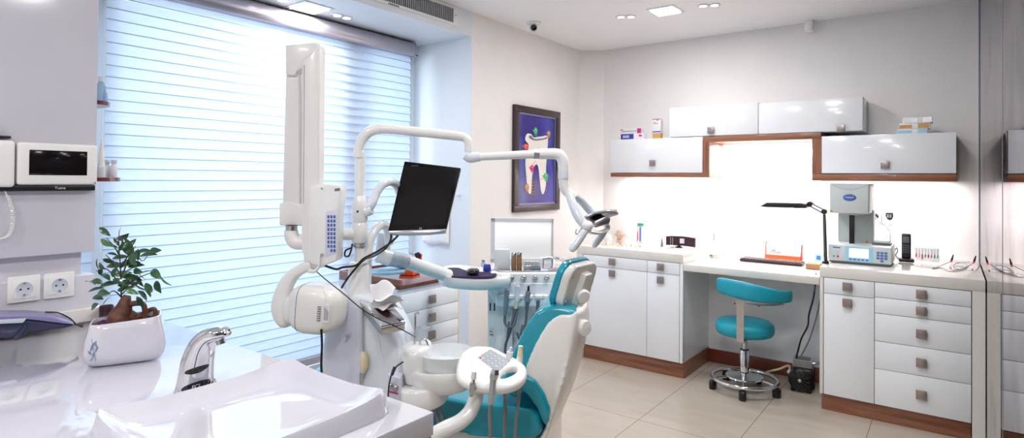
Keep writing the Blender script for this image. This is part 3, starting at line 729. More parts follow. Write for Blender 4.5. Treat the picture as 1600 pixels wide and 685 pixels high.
# towel on the niche reveal
t = thing('wall_towel', 'white towel hanging on the niche side wall behind the monitor', 'towel', (-3.06, 3.22, 1.1))
def towel():
    yv = 3.2476; a = ony(664, 378, yv); b = ony(703, 378, yv); z0, z1 = a.z-.01, ony(690, 280, yv).z
    rows = []
    for i in range(14):
        s = i/13; z = z0+(z1-z0)*s; row = []
        for k in range(22):
            q = k/21; x = a.x+(b.x-a.x)*q
            row.append(V((x, yv-.016-.011*math.sin(q*9+1+s)*(1-.5*s), z+(.012*math.sin(q*8+2) if i == 0 else 0))))
        rows.append(row)
    MB().rings(rows, closed=False, cap=False).build('cloth', M_TISSUE, t, solid=.006, smooth=80)
    h = ony(718, 305, yv); MB().lathe([(.011, 0), (.011, .008), (.005, .010), (.005, .026), (.012, .030), (.012, .036), (.001, .039)], h+Y*.0002, -Y).build('hook', M_PLASTB, t)
    MB().cyl((a.x-.01, yv-.012, z1-.004), (b.x+.01, yv-.012, z1-.004), .004).build('rail', M_STEEL, t)
towel()

# ------------------------------------------------------------------ dental unit (floor box, column, cuspidor)
DU = 2.2
U0 = at(565, 560, DU)
unit = thing('dental_unit', 'white dental unit with column, spittoon bowl and sloped body beside the patient chair', 'dental unit', (U0.x, U0.y, 0))
FU = Frame(V((U0.x, U0.y, 0)), (.95, .31))
prof = [(502, 700), (500, 600), (502, 545), (506, 505), (514, 482), (530, 468), (552, 462), (576, 466), (594, 484), (608, 508), (618, 532), (622, 560), (624, 600), (624, 700)]
bp = [(max(-.2, a), max(.002, z) if z > .35 else .002) for a, z in FU.poly(prof, .06)]
MB().prism(bp, FU.O, FU.A, Z, FU.N, -.09, .06, .018, 3).build('body', M_PLASTB, unit, smooth=50)
fp = FU.poly([(512, 700), (510, 600), (511, 545), (514, 506), (521, 487), (540, 478), (563, 483), (564, 700)], .06); fp = [(a, max(.02, z)) for a, z in fp]
MB().prism(fp, FU.O, FU.A, Z, FU.N, .0595, .0625, .001).build('front_panel', M_LAV, unit)
fp = FU.poly([(567, 700), (567, 483), (586, 508), (593, 530), (604, 605), (606, 700)], .06); fp = [(a, max(.02, z)) for a, z in fp]
MB().prism(fp, FU.O, FU.A, Z, FU.N, .0595, .0625, .001).build('side_panel', M_PLASTB, unit)
O = FU.pp(546, 524, .062); MB().tube([O, O+FU.N*.016, O+FU.N*.022-Z*.008-FU.A*.006], [.005, .0055, .006], 10, 4).build('hook', M_CHROME, unit)
# column with collars
def col(pts, rr, name, m=M_PLAST, seg=24, n=1): return MB().tube([at(u, v, DU) for u, v in pts], rr, seg, n).build(name, m, unit, smooth=60)
px = DU/FPX
c0 = at(560.5, 470, DU); zz = lambda v: at(560.5, v, DU).z
L = lambda v, r: (r*px, zz(v))
MB().lathe([(21*px, zz(478))]+[L(*q) for q in ((470, 19), (440, 17.5), (416, 16), (411, 15), (409, 12))], (c0.x, c0.y, 0), seg=32).build('column_base', M_PLAST, unit, smooth=50)
MB().lathe([L(410, 7.5), L(385, 7.5)], (c0.x, c0.y, 0)).build('column_neck', M_PLAST, unit)
MB().lathe([L(386, 9.5), L(383, 10), L(383, 10), L(381, 9.5)], (c0.x, c0.y, 0)).build('collar', M_SILVER, unit)
MB().lathe([L(381, 9), L(378, 12.5), L(352, 12.5), L(347, 10)], (c0.x, c0.y, 0)).build('bracket_hub', M_PLAST, unit, smooth=50)
MB().lathe([L(347, 11), L(344, 12), L(330, 13), L(318, 12), L(310, 9.5), L(306, 8)], (c0.x, c0.y, 0)).build('swivel_hub', M_PLAST, unit, smooth=50)
O = at(568, 330, DU); MB().lathe([(.004, 0), (.004, .002), (.001, .003)], c0*0+V((c0.x, c0.y, zz(330)))-FW*(12.7*px), -FW).build('screw', M_BLACK, unit)
MB().lathe([L(310, 8), L(238, 8)], (c0.x, c0.y, 0)).build('pole', M_PLAST, unit)

# operating light: bent tube, spring arm, lamp head
ol = thing('operating_light', 'white dental operating light reaching over the chair from the unit pole', 'operating light', at(560.5, 238, DU))
lp = lambda u, v, t=DU: at(u, v, t)
MB().tube([lp(560.5, 246), lp(560.5, 238)], 8.6*px, 20, 1).build('sleeve', M_PLAST, ol)
MB().tube([lp(560.5, 240), lp(561, 232), lp(566, 218), lp(576, 207), lp(590, 202), lp(605, 201.5), lp(650, 206, 2.22), lp(700, 211, 2.24), lp(722, 214, 2.25), lp(730, 219, 2.25), lp(732, 228, 2.25), lp(732, 238, 2.25)], [8*px]*6+[7.6*px]*3+[7*px]*4, 20, 6).build('upper_tube', M_PLAST, ol)
MB().tube([lp(728, 242, 2.25), lp(735, 246, 2.25), lp(750, 245, 2.25)], [8.5*px, 9*px, 7.5*px], 20, 4).build('arm_joint', M_PLASTB, ol)
MB().tube([lp(748, 245.5, 2.25), lp(836, 241, 2.28)], [6*px, 7*px], 20, 1).build('spring_arm', M_PLAST, ol)
MB().tube([lp(833, 241, 2.28), lp(843, 241, 2.285)], 7.7*px, 20, 1).build('ring', M_SILVER, ol)
MB().tube([lp(842, 241, 2.285), lp(862, 240.5, 2.29), lp(873, 242, 2.29), lp(879, 250, 2.29), lp(880.5, 262, 2.29), lp(880.5, 274, 2.29)], [8.5*px, 9*px, 9.2*px, 9.2*px, 9*px, 8.6*px], 20, 6).build('elbow', M_PLAST, ol)
MB().tube([lp(880.5, 268, 2.29), lp(880.5, 279, 2.29)], 9*px, 20, 1).build('ring', M_PLASTB, ol)
MB().tube([lp(880.5, 278, 2.29), lp(881, 290, 2.29), lp(884, 298, 2.29), lp(891, 304, 2.29), lp(897, 310, 2.29)], [8*px, 8*px, 8*px, 7.5*px, 6.5*px], 20, 5).build('wrist', M_PLAST, ol)
MB().tube([lp(890, 306, 2.27), lp(896, 322, 2.25), lp(906, 342, 2.23), lp(917, 354, 2.22)], [6.5*px, 7.5*px, 8*px, 7*px], 18, 5).build('yoke_arm', M_PLASTB, ol)
MB().tube([lp(896, 306, 2.31), lp(908, 314, 2.36), lp(922, 330, 2.40), lp(940, 346, 2.40)], [5.5*px, 6.5*px, 6.5*px, 5*px], 18, 5).build('yoke_arm', M_PLASTB, ol)
MB().ell(lp(918, 353, 2.21), (9*px, 9*px, 8*px), rotm(RT, FW, Z)).build('pivot_cap', M_PLAST, ol)
MB().ell(lp(949, 355, 2.42), (5*px, 5*px, 7*px), rotm(RT, FW, Z)).build('pivot_cap', M_PLAST, ol)
# lamp head: a curved reflector plate between the two pivots
rows = []
for a, b in zip([(905, 350, 2.22), (914, 340, 2.22), (930, 333, 2.24), (948, 331, 2.26), (963, 333, 2.28)], [(921, 357, 2.42), (930, 350, 2.42), (942, 343, 2.42), (955, 337, 2.42), (966, 334, 2.40)]):
    A_, B_ = lp(*a), lp(*b); rows.append([A_.lerp(B_, k/6)+Z*(.012*math.sin(PI*k/6)) for k in range(7)])
MB().rings(rows, closed=False, cap=False).build('reflector_shell', M_SILVER, ol, solid=.010, smooth=70)
MB().prism([(-.03, -.02), (.028, -.004), (.034, .018), (.012, .026), (-.032, .006)], lp(938, 347, 2.30), RT, Z, -FW, -.05, .05, .006).build('lamp_housing', M_STEEL, ol)
mb = MB().tube([lp(901, 358, 2.24), lp(899, 363, 2.24), lp(903, 366, 2.24), lp(912, 352, 2.24)], .0028, 8, 5); mb.build('loop_handle', M_CHROME, ol)
for n, (p, q, r) in enumerate([((914, 361, 2.20), (893, 391, 2.18), 6.5), ((945, 362, 2.41), (928, 385, 2.40), 5.5)]):
    P, Q = lp(*p), lp(*q); MB().tube([P, P.lerp(Q, .35), P.lerp(Q, .8), Q, Q+(Q-P).normalized()*.006], [r*px*.85, r*px, r*px, r*px*.75, r*px*.3], 18, 4).build('handle', M_PLASTB, ol)
MB().tube([lp(921, 362, 2.21), lp(935, 364, 2.32), lp(948, 360, 2.41)], 3.5*px, 12, 4).build('cross_bar', M_PLASTB, ol)

# ------------------------------------------------------------------ x-ray unit
xr = thing('xray_machine', 'white dental x-ray machine with folded scissor arm and rounded head before the blind', 'x-ray machine', at(470, 380, 2.1))
T1 = 2.10; px1 = T1/FPX; xp = lambda u, v, t=T1: at(u, v, t)
MB().tube([lp(552, 366, 2.19), lp(530, 366, 2.17), lp(480, 374, 2.12)], [9*px, 9*px, 10*px], 20, 1).build('bracket_arm', M_PLASTW, xr)
MB().tube([xp(488, 378, 2.12), xp(470, 379, 2.115), xp(460, 377, 2.11), xp(455.5, 368, 2.11), xp(455.5, 360, 2.11)], [11.5*px1, 12*px1, 11.5*px1, 11*px1, 10.5*px1], 20, 5).build('elbow', M_PLASTW, xr)
MB().tube([xp(455.5, 361, 2.11), xp(455.5, 353, 2.11)], 9*px1, 20, 1).build('ring', M_STEEL, xr)
XF = Frame(xp(470, 250), RT)
def xpr(pts, n0, n1, name, m=M_PLASTW, bev=.006, **k):
    return MB().prism(XF.poly(pts, n1), XF.O, XF.A, Z, XF.N, n0, n1, bev, 3).build(name, m, xr, smooth=35)
def xprz(pts, n0, n1, name, m=M_PLASTW, bev=.006):     # frame origin carries a height of its own
    return MB().prism(XF.poly(pts, n1), XF.O, XF.A, Z, XF.N, n0, n1, bev, 3).build(name, m, xr, smooth=35)
xprz([(436, 318), (452, 314), (472, 320), (472, 353), (436, 353)], -.075, -.012, 'lower_bracket')
xprz([(447, 94), (466, 94), (468, 150), (468.5, 325), (441, 325), (444, 200)], -.06, -.014, 'rear_arm')
xprz([(445.5, 70), (490, 66), (500, 69), (500, 82), (490, 90), (480, 100), (470, 108), (463, 112), (462, 118), (446, 118)], -.058, .0, 'top_knuckle')
xprz([(471, 96), (484, 84), (500, 72), (499, 180), (498, 292), (500, 410), (477, 410), (471, 390), (470, 300), (471.5, 200)], -.055, .008, 'front_arm')
MB().tube([XF.pp(475.5, 102, .0085), XF.pp(475, 200, .0085), XF.pp(474, 318, .0085)], .0007, 5, 1).build('seam', M_LABEL, xr)
mbx = MB().prism(XF.poly([(484, 294), (507, 287), (530, 289), (533, 300), (528, 336), (526, 408), (501, 418), (484, 412)], .02), XF.O, XF.A, Z, XF.N, -.06, .020, .006, 3)
box = mbx.build('control_box', M_PLAST, xr, smooth=35)
pn = [(509, 331), (526, 327), (525, 396), (508, 403)]
MB().prism(XF.poly(pn, .0205), XF.O, XF.A, Z, XF.N, .0200, .0212, .0004).build('keypad', M_LAV, xr)
mb = MB()
for i in range(9):
    for j in range(3):
        u = 511.2+j*4.7; v = 337+i*6.6; c, s = XF.px(u+2, v+2, .0213)
        if j == 0 and i == 8: continue
        mb.box(XF.pt(c, s, .0216), (.0075, .0006, .0105), rotm(XF.A, XF.N, Z), .0005)
for k in (-.003,): pass
mb.build('buttons', M_MBLUE, xr)
O = XF.pp(503, 295, .0203); MB().lathe([(.003, 0), (.003, .002), (.0005, .0025)], O, XF.N).build('indicator', M_GREEN, xr)
O = XF.pp(503, 399, .0203); MB().lathe([(.006, 0), (.006, .002), (.003, .0025), (.0005, .0025)], O, XF.N).build('lock', M_STEEL, xr)
MB().prism(XF.poly([(523, 295), (531, 294), (531, 298), (523, 299)], .0205), XF.O, XF.A, Z, XF.N, .02, .021).build('badge', M_LABEL, xr)
mb = MB(); P = [XF.pp(500, 400, .028), XF.pp(499, 415, .03), XF.pp(492, 424, .03), XF.pp(482, 424, .028)]; Q = cr(P, 40); pts = [q+XF.N*(.006*math.cos(i*1.15))+Z*(.006*math.sin(i*1.15)) for i, q in enumerate(Q)]
mb.tube(pts, .0018, 6, 1); mb.build('coiled_cable', M_PLASTW, xr)
xprz([(474, 398), (500, 401), (500, 420), (474, 418)], -.05, .0, 'swivel')
# yoke and tube head
yk = [(489, 414), (474, 419), (458, 430), (447, 446), (441, 464), (439.5, 482), (446, 497), (458, 502)]
mb = MB(); P = cr([XF.pp(u, v, -.02) for u, v in yk], 5); n = len(P); rings = []
for i, p in enumerate(P):
    T = (P[min(i+1, n-1)]-P[max(i-1, 0)]).normalized(); U = T.cross(XF.N).normalized(); s = i/(n-1)
    a = (.020 if s < .2 else .020+.012*min(1, (s-.2)/.5)); b = .028+.008*s
    if s > .9: a *= 1-(s-.9)*5; b *= 1-(s-.9)*4
    rings.append([p+U*(a*math.copysign(abs(math.cos(q))**.7, math.cos(q)))+XF.N*(b*math.copysign(abs(math.sin(q))**.7, math.sin(q))) for q in (2*PI*k/20 for k in range(20))])
mb.rings(rings); mb.build('yoke', M_PLASTW, xr, smooth=70)
HC = XF.pp(497, 481, -.005); ha = (XF.A*.97+XF.N*.16-Z*.06).normalized()
hb = Z-ha*Z.dot(ha); hb.normalize(); hn = ha.cross(hb)
def head(st, name, m):
    rings = []
    for s, w, h, e in st:
        rings.append([HC+ha*s+hn*(w*math.copysign(abs(math.cos(q))**e, math.cos(q)))+hb*(h*math.copysign(abs(math.sin(q))**e, math.sin(q))) for q in (2*PI*k/36 for k in range(36))])
    return MB().rings(rings).build(name, m, xr, smooth=60)
q = px1
head([(-44*q, .030, .030, 1), (-40*q, .050, 26*q, .7), (-30*q, .064, 33*q, .6), (-21*q, .072, 36*q, .55)], 'head_back', M_PLASTW)
head([(-20*q, .073, 36.5*q, .55), (-10*q, .078, 38*q, .5), (15*q, .078, 37*q, .5), (30*q, .070, 32*q, .55), (37*q, .058, 26*q, .6), (40*q, .04, 17*q, .7), (40.5*q, .004, .004, 1)], 'tube_head', M_PLASTW)
head([(-20.6*q, .0735, 36.8*q, .55), (-19.6*q, .0735, 36.8*q, .55)], 'seam', M_LABEL)
MB().ell(XF.pp(460, 484, .01), (18*q, .03, 23*q), rotm(XF.A, XF.N, Z), e=.8).build('pivot', M_PLASTW, xr)
MB().lathe([(.016, 0), (.018, .004), (.018, .014), (.012, .018), (.001, .018)], XF.pp(441, 468, -.02), -XF.A).build('dial', M_PLASTB, xr)
MB().box(XF.pp(468.5, 486, .042), (.006, .003, .010), rotm(XF.A, XF.N, Z)).build('switch', M_BLACK, xr)
# rating plate and printed lines on the head
lab = MB(); lab2 = MB()
def on_head(u, v):
    d = ray(u, v); p = HC; t0 = (p-EYE).dot(FW)
    k = EYE + d*t0; sh = (k-HC).dot(ha)
    return k - d.normalized()*.0
fx = (hn if hn.dot(FW) < 0 else -hn)
def hp(s, z): return HC+ha*(s*q)+hb*(z*q)+fx*(.0785-max(0, (s-14))*.00042)
lab.prism([(25, -13), (35, -12), (35, 14), (25, 15)], HC+fx*.0, ha*q, hb*q, fx, .070, .0745, 0)
lab.build('rating_plate', M_PRINTW, xr)
for i in range(7): lab2.prism([(16, -11+i*3.4), (21.5, -11+i*3.4), (21.5, -9.8+i*3.4), (16, -9.8+i*3.4)], HC, ha*q, hb*q, fx, .075, .0783)
for i in range(4): lab2.prism([(27+i*1.8, -9), (27.8+i*1.8, -9), (27.8+i*1.8, 11-2*i), (27+i*1.8, 11-2*i)], HC, ha*q, hb*q, fx, .0745, .0750)
lab2.build('printed_lines', M_LABEL, xr)

# ------------------------------------------------------------------ monitor on its arm
mt = thing('monitor', 'black flat screen monitor tilted on an arm of the dental unit', 'monitor', at(655, 310, 2.33))
c_ = [at(632, 252, 2.36), at(720, 262.5, 2.36), at(697, 358.5, 2.26), at(606, 362, 2.26)]
mc = (c_[0]+c_[1]+c_[2]+c_[3])/4; mx = ((c_[1]-c_[0])+(c_[2]-c_[3])).normalized(); mz = ((c_[0]-c_[3])+(c_[1]-c_[2])).normalized()
mn = mx.cross(mz).normalized()
def mpoly(px_): 
    out = []
    for u, v in px_:
        d = ray(u, v); p = EYE - d*((EYE-mc).dot(mn)/d.dot(mn)) - mc; out.append((p.dot(mx), p.dot(mn.cross(mx))))
    return out
mzz = mn.cross(mx)
MB().prism(mpoly([(632, 252), (720, 262.5), (699, 350), (697, 359), (606, 362)]), mc, mx, mzz, mn, -.020, 0, .003).build('bezel', M_SCREEN, mt)
MB().prism(mpoly([(633, 258), (713, 268), (694, 351), (612, 352)]), mc, mx, mzz, mn, .0002, .0012).build('screen', M_SCREEN, mt)
MB().prism(mpoly([(606, 361), (697, 358), (696, 363), (672, 365.5), (640, 366.5), (609, 366)]), mc, mx, mzz, mn, -.024, .004, .003).build('lower_strip', M_SILVER, mt)
MB().prism(mpoly([(640, 275), (705, 280), (690, 345), (625, 345)]), mc, mx, mzz, mn, -.045, -.020, .008).build('back_cover', M_BLACK, mt)
O = mpoly([(657, 357.2)])[0]; text('LG', 'brand_text', M_PRINTW, mt, mc+mx*O[0]+mzz*O[1], mx, mzz, .0085, .0008)
O = mpoly([(648, 259.5)])[0]; text('FLATRON', 'series_text', M_LABEL, mt, mc+mx*O[0]+mzz*O[1], mx, mzz, .006, .0016, True)
MB().tube([at(571, 329, DU), at(580, 319, DU), at(587, 303, 2.22), at(597, 289, 2.24), at(609, 284, 2.27), at(619, 289, 2.33), at(624, 300, 2.39), at(634, 312, 2.42)], [8*px, 7.6*px, 7*px, 7*px, 7*px, 7*px, 7*px, 7*px], 18, 6).build('arm', M_PLASTB, mt)
MB().tube([at(570, 331, DU), at(581, 327, DU)], [9*px, 8.6*px], 18, 1).build('arm_socket', M_PLASTB, mt)
MB().prism(mpoly([(645, 295), (680, 297), (672, 332), (640, 330)]), mc, mx, mzz, mn, -.062, -.045, .004).build('mount_plate', M_PLASTB, mt)

# cables
def cable(pts, r, name, m, label, n=8, group=None): return solo(MB().tube(pts, r, 8, n), name, m, label, 'cable', group, loc=pts[0])
cable([at(624, 366, 2.29), at(612, 378, 2.29), at(590, 393, 2.22), at(569, 404, 2.17), at(556, 415, 2.14), at(536, 418, 2.14), at(526, 421, 2.14), at(512, 417, 2.13), at(503, 413, 2.13)], .0042, 'black_cable', M_BLACK, 'black cable running from under the monitor past the column to the x-ray control box')
cable([at(611, 366.5, 2.27), at(610, 376, 2.27), at(602, 389, 2.24), at(585, 400, 2.19), at(569, 406, 2.15), at(552, 424, 2.13), at(540, 440, 2.12), at(531, 455, 2.12)], .0040, 'black_cable', M_BLACK, 'black cable looping from the monitor corner down behind the x-ray head')
cable([at(548, 388, 2.19), at(540, 392, 2.17), at(539, 400, 2.17), at(545, 400, 2.17), at(549, 390, 2.17), at(550, 382, 2.2)], .0034, 'cable_loop', M_BLACK, 'small black cable loop hanging at the column bracket')
cable([at(494, 424, 2.1), at(505, 434, 2.06), at(520, 446, 2.02), at(540, 462, 1.97), at(565, 483, 1.93), at(590, 498, 1.90), at(615, 509, 1.92), at(640, 522, 1.98), at(649, 528, 2.05)], .0019, 'thin_cable', M_BLACK, 'thin black cord slung from the x-ray arm across the tissue box to the spittoon')
cable([at(502, 515, 2.02), at(503, 540, 2.02), at(502, 570, 2.02), at(503, 600, 2.02), at(503, 700, 2.02), V((at(503, 700, 2.02).x, at(503, 700, 2.02).y, .0045))], .0040, 'black_cable', M_BLACK, 'black cable hanging straight down beside the dental unit body')
cable([at(630, 566, 2.02), at(621, 572, 2.0), at(614, 580, 1.98), at(610, 592, 1.97), at(607, 610, 1.97), at(606, 640, 1.98)], .0026, 'jack_cable', M_BLACK, 'short black cord with a plug sleeve in front of the unit control panel')
solo(MB().tube([at(617, 574, 1.985), at(612, 587, 1.97)], [.0062, .0055], 10, 1), 'plug_sleeve', M_BLACK, 'black plug sleeve on the short cord in front of the control panel', 'plug', loc=at(617, 574, 1.985))

# saliva hand piece hanging on the unit front
t = thing('suction_handpiece', 'cream and grey hand piece hanging upright on the unit front panel', 'hand piece', FU.pp(565, 540, .075))
MB().tube([FU.pp(564.5, 480, .075), FU.pp(564.5, 550, .075)], [.007, .0075], 12, 1).build('wand', M_FROST, t)
MB().tube([FU.pp(567, 550, .078), FU.pp(569, 560, .08), FU.pp(569, 572, .08), FU.pp(567, 583, .077)], [.009, .015, .015, .008], 14, 5).build('grip', M_CREAM, t)
MB().tube([FU.pp(565, 584, .075), FU.pp(564, 592, .075), FU.pp(563, 604, .075)], [.007, .006, .003], 12, 2).build('tip', M_STEEL, t)

# tissue box on the sloped unit top
tb = thing('tissue_box', 'steel tissue box with white tissue lying on the sloped unit top', 'tissue box', at(598, 495, 2.05))
q0, q1, q2, q3 = at(563, 470, 2.14), at(599, 514, 1.96), at(630, 500, 2.03), at(593, 458, 2.21)
tc = (q0+q1+q2+q3)/4; ta = ((q1-q0)+(q2-q3)); la = ta.length/2; ta.normalize(); tv = ((q2-q1)+(q3-q0)); lb = tv.length/2; tv -= ta*tv.dot(ta); tv.normalize(); tn = ta.cross(tv).normalized()
if tn.z < 0: tn = -tn
TR = rotm(ta, tn.cross(ta), tn)
MB().box(tc-tn*.018, (la, lb, .030), TR, .004).build('box', M_STEEL, tb)
MB().box(tc-tn*.001, (la*1.02, lb*1.03, .010), TR, .004).build('lid', M_CHROME, tb)
oc = tc+tn*.0045; e = [oc+ta*(la*.30*math.cos(a))+(tn.cross(ta))*(lb*.20*math.sin(a)) for a in (2*PI*k/24 for k in range(24))]
MB().rings([e, [p+tn*.0008 for p in e]]).build('slot', M_DKBROWN, tb)
def lobe(name, w0, w1, side, up, out, ph):
    rows = []
    for i in range(12):
        q_ = i/11; row = []
        for k in range(17):
            a = k/16-.5; wd = w0+(w1-w0)*q_**.8
            row.append(oc+RT*(a*wd+side*q_**1.3)+Z*(up*math.sin(q_*PI*.55)*(1-.55*a*a)-.012*q_*abs(a)*2)-FW*(out*q_**1.6+.010*math.cos(a*7+ph)*q_)+Z*(.006*math.sin(a*9+ph)*q_))
        rows.append(row)
    MB().rings(rows, closed=False, cap=False).build(name, M_TISSUE, tb, smooth=180)
lobe('tissue', .055, .10, -.002, .098, -.02, .3)
lobe('tissue', .06, .115, .048, .055, .050, 1.2)
lobe('tissue', .05, .08, .050, .020, .030, 2.2)
# cuspidor: pod, bowl, water spouts, drum underneath with the control panel
CD = 2.16; pc = CD/FPX
bc = at(697, 560, CD); FC = Frame(V((bc.x, bc.y, 0)), RT)
zc = lambda v: at(697, v, CD).z
def disc(cx, r, sq, z, n=40, e=1.0):
    return [V((bc.x, bc.y, z))+RT*(cx+r*math.copysign(abs(math.cos(a))**e, math.cos(a)))+V((FW.x, FW.y, 0)).normalized()*(sq*math.copysign(abs(math.sin(a))**e, math.sin(a))) for a in (2*PI*k/n for k in range(n))]
k_ = pc
MB().rings([disc(-4*k_, 26*k_, .06, zc(610)), disc(-4*k_, 42*k_, .09, zc(604)), disc(-6*k_, 53*k_, .105, zc(594)), disc(-8*k_, 58*k_, .112, zc(582)), disc(-8*k_, 60*k_, .114, zc(573)), disc(-8*k_, 58*k_, .110, zc(570)), disc(-6*k_, 54*k_, .10, zc(571)), disc(-3*k_, 40*k_, .085, zc(578))]).build('spittoon_pod', M_PLAST, unit, smooth=60)
MB().rings([disc(-44*k_, 20*k_, .07, zc(592), e=.8), disc(-45*k_, 22*k_, .085, zc(575), e=.8), disc(-46*k_, 23*k_, .09, zc(550), e=.8), disc(-45*k_, 21*k_, .085, zc(541), e=.8), disc(-44*k_, 17*k_, .07, zc(537), e=.8), disc(-44*k_, 8*k_, .03, zc(536), e=.9)]).build('spout_block', M_PLAST, unit, smooth=60)
bx = 1*k_
MB().rings([disc(bx, 26*k_, .06, zc(581)), disc(bx, 36*k_, .085, zc(578)), disc(bx, 41*k_, .098, zc(568)), disc(bx, 43*k_, .104, zc(552)), disc(bx, 44*k_, .106, zc(549)), disc(bx, 42*k_, .102, zc(548)), disc(bx, 40*k_, .096, zc(556)), disc(bx, 37*k_, .09, zc(568)), disc(bx, 25*k_, .06, zc(572)), disc(bx, 8*k_, .02, zc(574))]).build('bowl', M_BOWL, unit, smooth=60)
S = lambda u, v, t=CD-.02: at(u, v, t)
MB().tube([S(648, 547), S(648, 520), S(648.5, 494), S(651, 489.5), S(655, 489)], [.0052]*3+[.0055, .0075], 12, 5).build('cup_filler', M_CHROME, unit)
MB().lathe([(.011, 0), (.011, .012), (.007, .016), (.001, .016)], S(648, 549)).build('filler_base', M_CHROME, unit)
MB().tube([S(656, 549), S(656, 540), S(657.5, 533), S(662, 531), S(666, 534), S(669, 545), S(669.5, 553)], .0045, 12, 5).build('rinse_spout', M_CHROME, unit)
MB().lathe([(.009, 0), (.009, .010), (.006, .013), (.001, .013)], S(656, 552)).build('spout_base', M_CHROME, unit)
# drum and control panel
FD = Frame(V((bc.x, bc.y, 0)), RT)
MB().rings([disc(-50*k_, 40*k_, .10, zc(632)), disc(-46*k_, 47*k_, .115, zc(626)), disc(-45*k_, 49*k_, .12, zc(622)), disc(-45*k_, 49*k_, .12, zc(598)), disc(-45*k_, 47*k_, .115, zc(595))]).build('drum', M_PLAST, unit, smooth=60)
cpx = [(606, 586), (625, 592), (625, 626), (606, 621)]; n0 = .125
MB().prism(FD.poly(cpx, n0), FD.O, FD.A, Z, FD.N, .03, n0, .003).build('control_panel', M_LAV, unit)
MB().prism(FD.poly([(607.5, 611), (622, 614.5), (622, 617), (607.5, 613.5)], n0), FD.O, FD.A, Z, FD.N, n0, n0+.002).build('pink_mark', M_MAGENTA, unit)
for u, v in ((610.5, 603), (619, 606)): MB().lathe([(.009, 0), (.0085, .010), (.006, .012), (.001, .012)], FD.pp(u, v, n0), FD.N).build('control_dial', M_STEEL, unit)
# cup
t = thing('plastic_cup', 'clear plastic cup standing behind the chrome cup filler', 'cup', S(658, 536, CD+.04))
c = S(658, 536.5, CD+.04); MB().lathe([(.001, 0), (.0215, 0), (.0275, .055), (.029, .056), (.029, .059), (.0265, .059), (.0205, .003), (.001, .003)], c, seg=28).build('cup', M_CUP, t)

# ------------------------------------------------------------------ assistant tray with its bent arm
TA = 2.02; pa = TA/FPX
ta_ = thing('assistant_tray', 'white assistant tray with keypad and loop handle on a bent arm', 'tray', at(765, 575, TA))
TP0 = at(765, 575, TA); TN = (Z*math.cos(math.radians(20))+V((-FW.x, -FW.y, 0)).normalized()*math.sin(math.radians(20))).normalized()
def ontp(u, v, lift=0):
    d = ray(u, v); P_ = TP0+TN*lift; return EYE + d*((P_-EYE).dot(TN)/d.dot(TN))
def to_plane(p): p.z = TP0.z-((p.x-TP0.x)*TN.x+(p.y-TP0.y)*TN.y)/TN.z; return p
tp = [ontp(u, v) for u, v in [(714, 590), (713, 576), (716, 562), (724, 550), (737, 541), (752, 540), (768, 542), (782, 549), (796, 556), (808, 562), (818, 570), (823, 578), (822, 589), (814, 598), (800, 605), (782, 608), (760, 608), (738, 604), (722, 598)]]
tpc = cr(tp, 3, True); tcc = sum(tpc, V())/len(tpc)
mb = MB(); sc_ = lambda f, dz: [tcc+(p-tcc)*f+Z*dz for p in tpc]
hole = [ontp(u, v) for u, v in [(782, 590), (784, 584), (792, 578), (802, 574.5), (808, 577), (806, 583), (798, 588), (788, 592)]]; hole = cr(hole, 3, True)
# annular loft: outer outline to hole outline
def resamp(P, n):
    L = [0]
    for a, b in zip(P, P[1:]+P[:1]): L.append(L[-1]+(b-a).length)
    out = []
    for i in range(n):
        s = L[-1]*i/n; j = max(k for k in range(len(P)) if L[k] <= s+1e-9); f = (s-L[j])/max(1e-9, L[j+1]-L[j]); out.append(P[j].lerp(P[(j+1) % len(P)], f))
    return out
def angsort(P, c, n):
    # sample outline by direction from c
    out = []
    for i in range(n):
        a = 2*PI*i/n; d = V((math.cos(a), math.sin(a), 0)); best = 0
        for p, q in zip(P, P[1:]+P[:1]):
            e = q-p; den = d.x*e.y-d.y*e.x
            if abs(den) < 1e-12: continue
            w0 = p-c; s = (w0.x*e.y-w0.y*e.x)/den; u = (w0.x*d.y-w0.y*d.x)/den
            if s > best and -1e-6 <= u <= 1+1e-6: best = s
        out.append(to_plane(c+d*best))
    return out
hc = sum(hole, V())/len(hole); N_ = 96; Oo = angsort(tpc, hc, N_); Ho = angsort(hole, hc, N_)
def band(f, dz): return [h.lerp(o, f)+TN*dz for o, h in zip(Oo, Ho)]
th = .028
R_ = [band(.0, -.010), band(.02, -.002), band(.10, .003), band(.3, .004), band(.7, .005), band(.93, .002), band(1.0, -.005), band(1.0, -.016), band(.96, -.024), band(.8, -th), band(.3, -th), band(.08, -.024), band(.0, -.016), band(.0, -.010)]
bmx = mb; RR = [bmx._ring(r) for r in R_[:-1]]; RR.append(RR[0])
for a, b in zip(RR, RR[1:]):
    for i in range(N_): bmx.bm.faces.new((a[i], a[(i+1) % N_], b[(i+1) % N_], b[i]))
bmx.build('tray', M_PLAST, ta_, smooth=60)
def kz(u, v, dz=0): return ontp(u, v, .0052+dz)
kp = [(745, 560), (770, 545.5), (796, 563), (778, 583)]
kp = [(745, 559), (766, 546), (798, 563.5), (777, 581)]
lo = [kz(*p) for p in kp]; MB().rings([[p-TN*.006 for p in lo], lo, ]).build('keypad', M_FROST, ta_, smooth=0)
K = [kz(*p, .0006) for p in kp]
def kq(a, b): return K[0].lerp(K[1], a).lerp(K[3].lerp(K[2], a), b)
mb = MB()
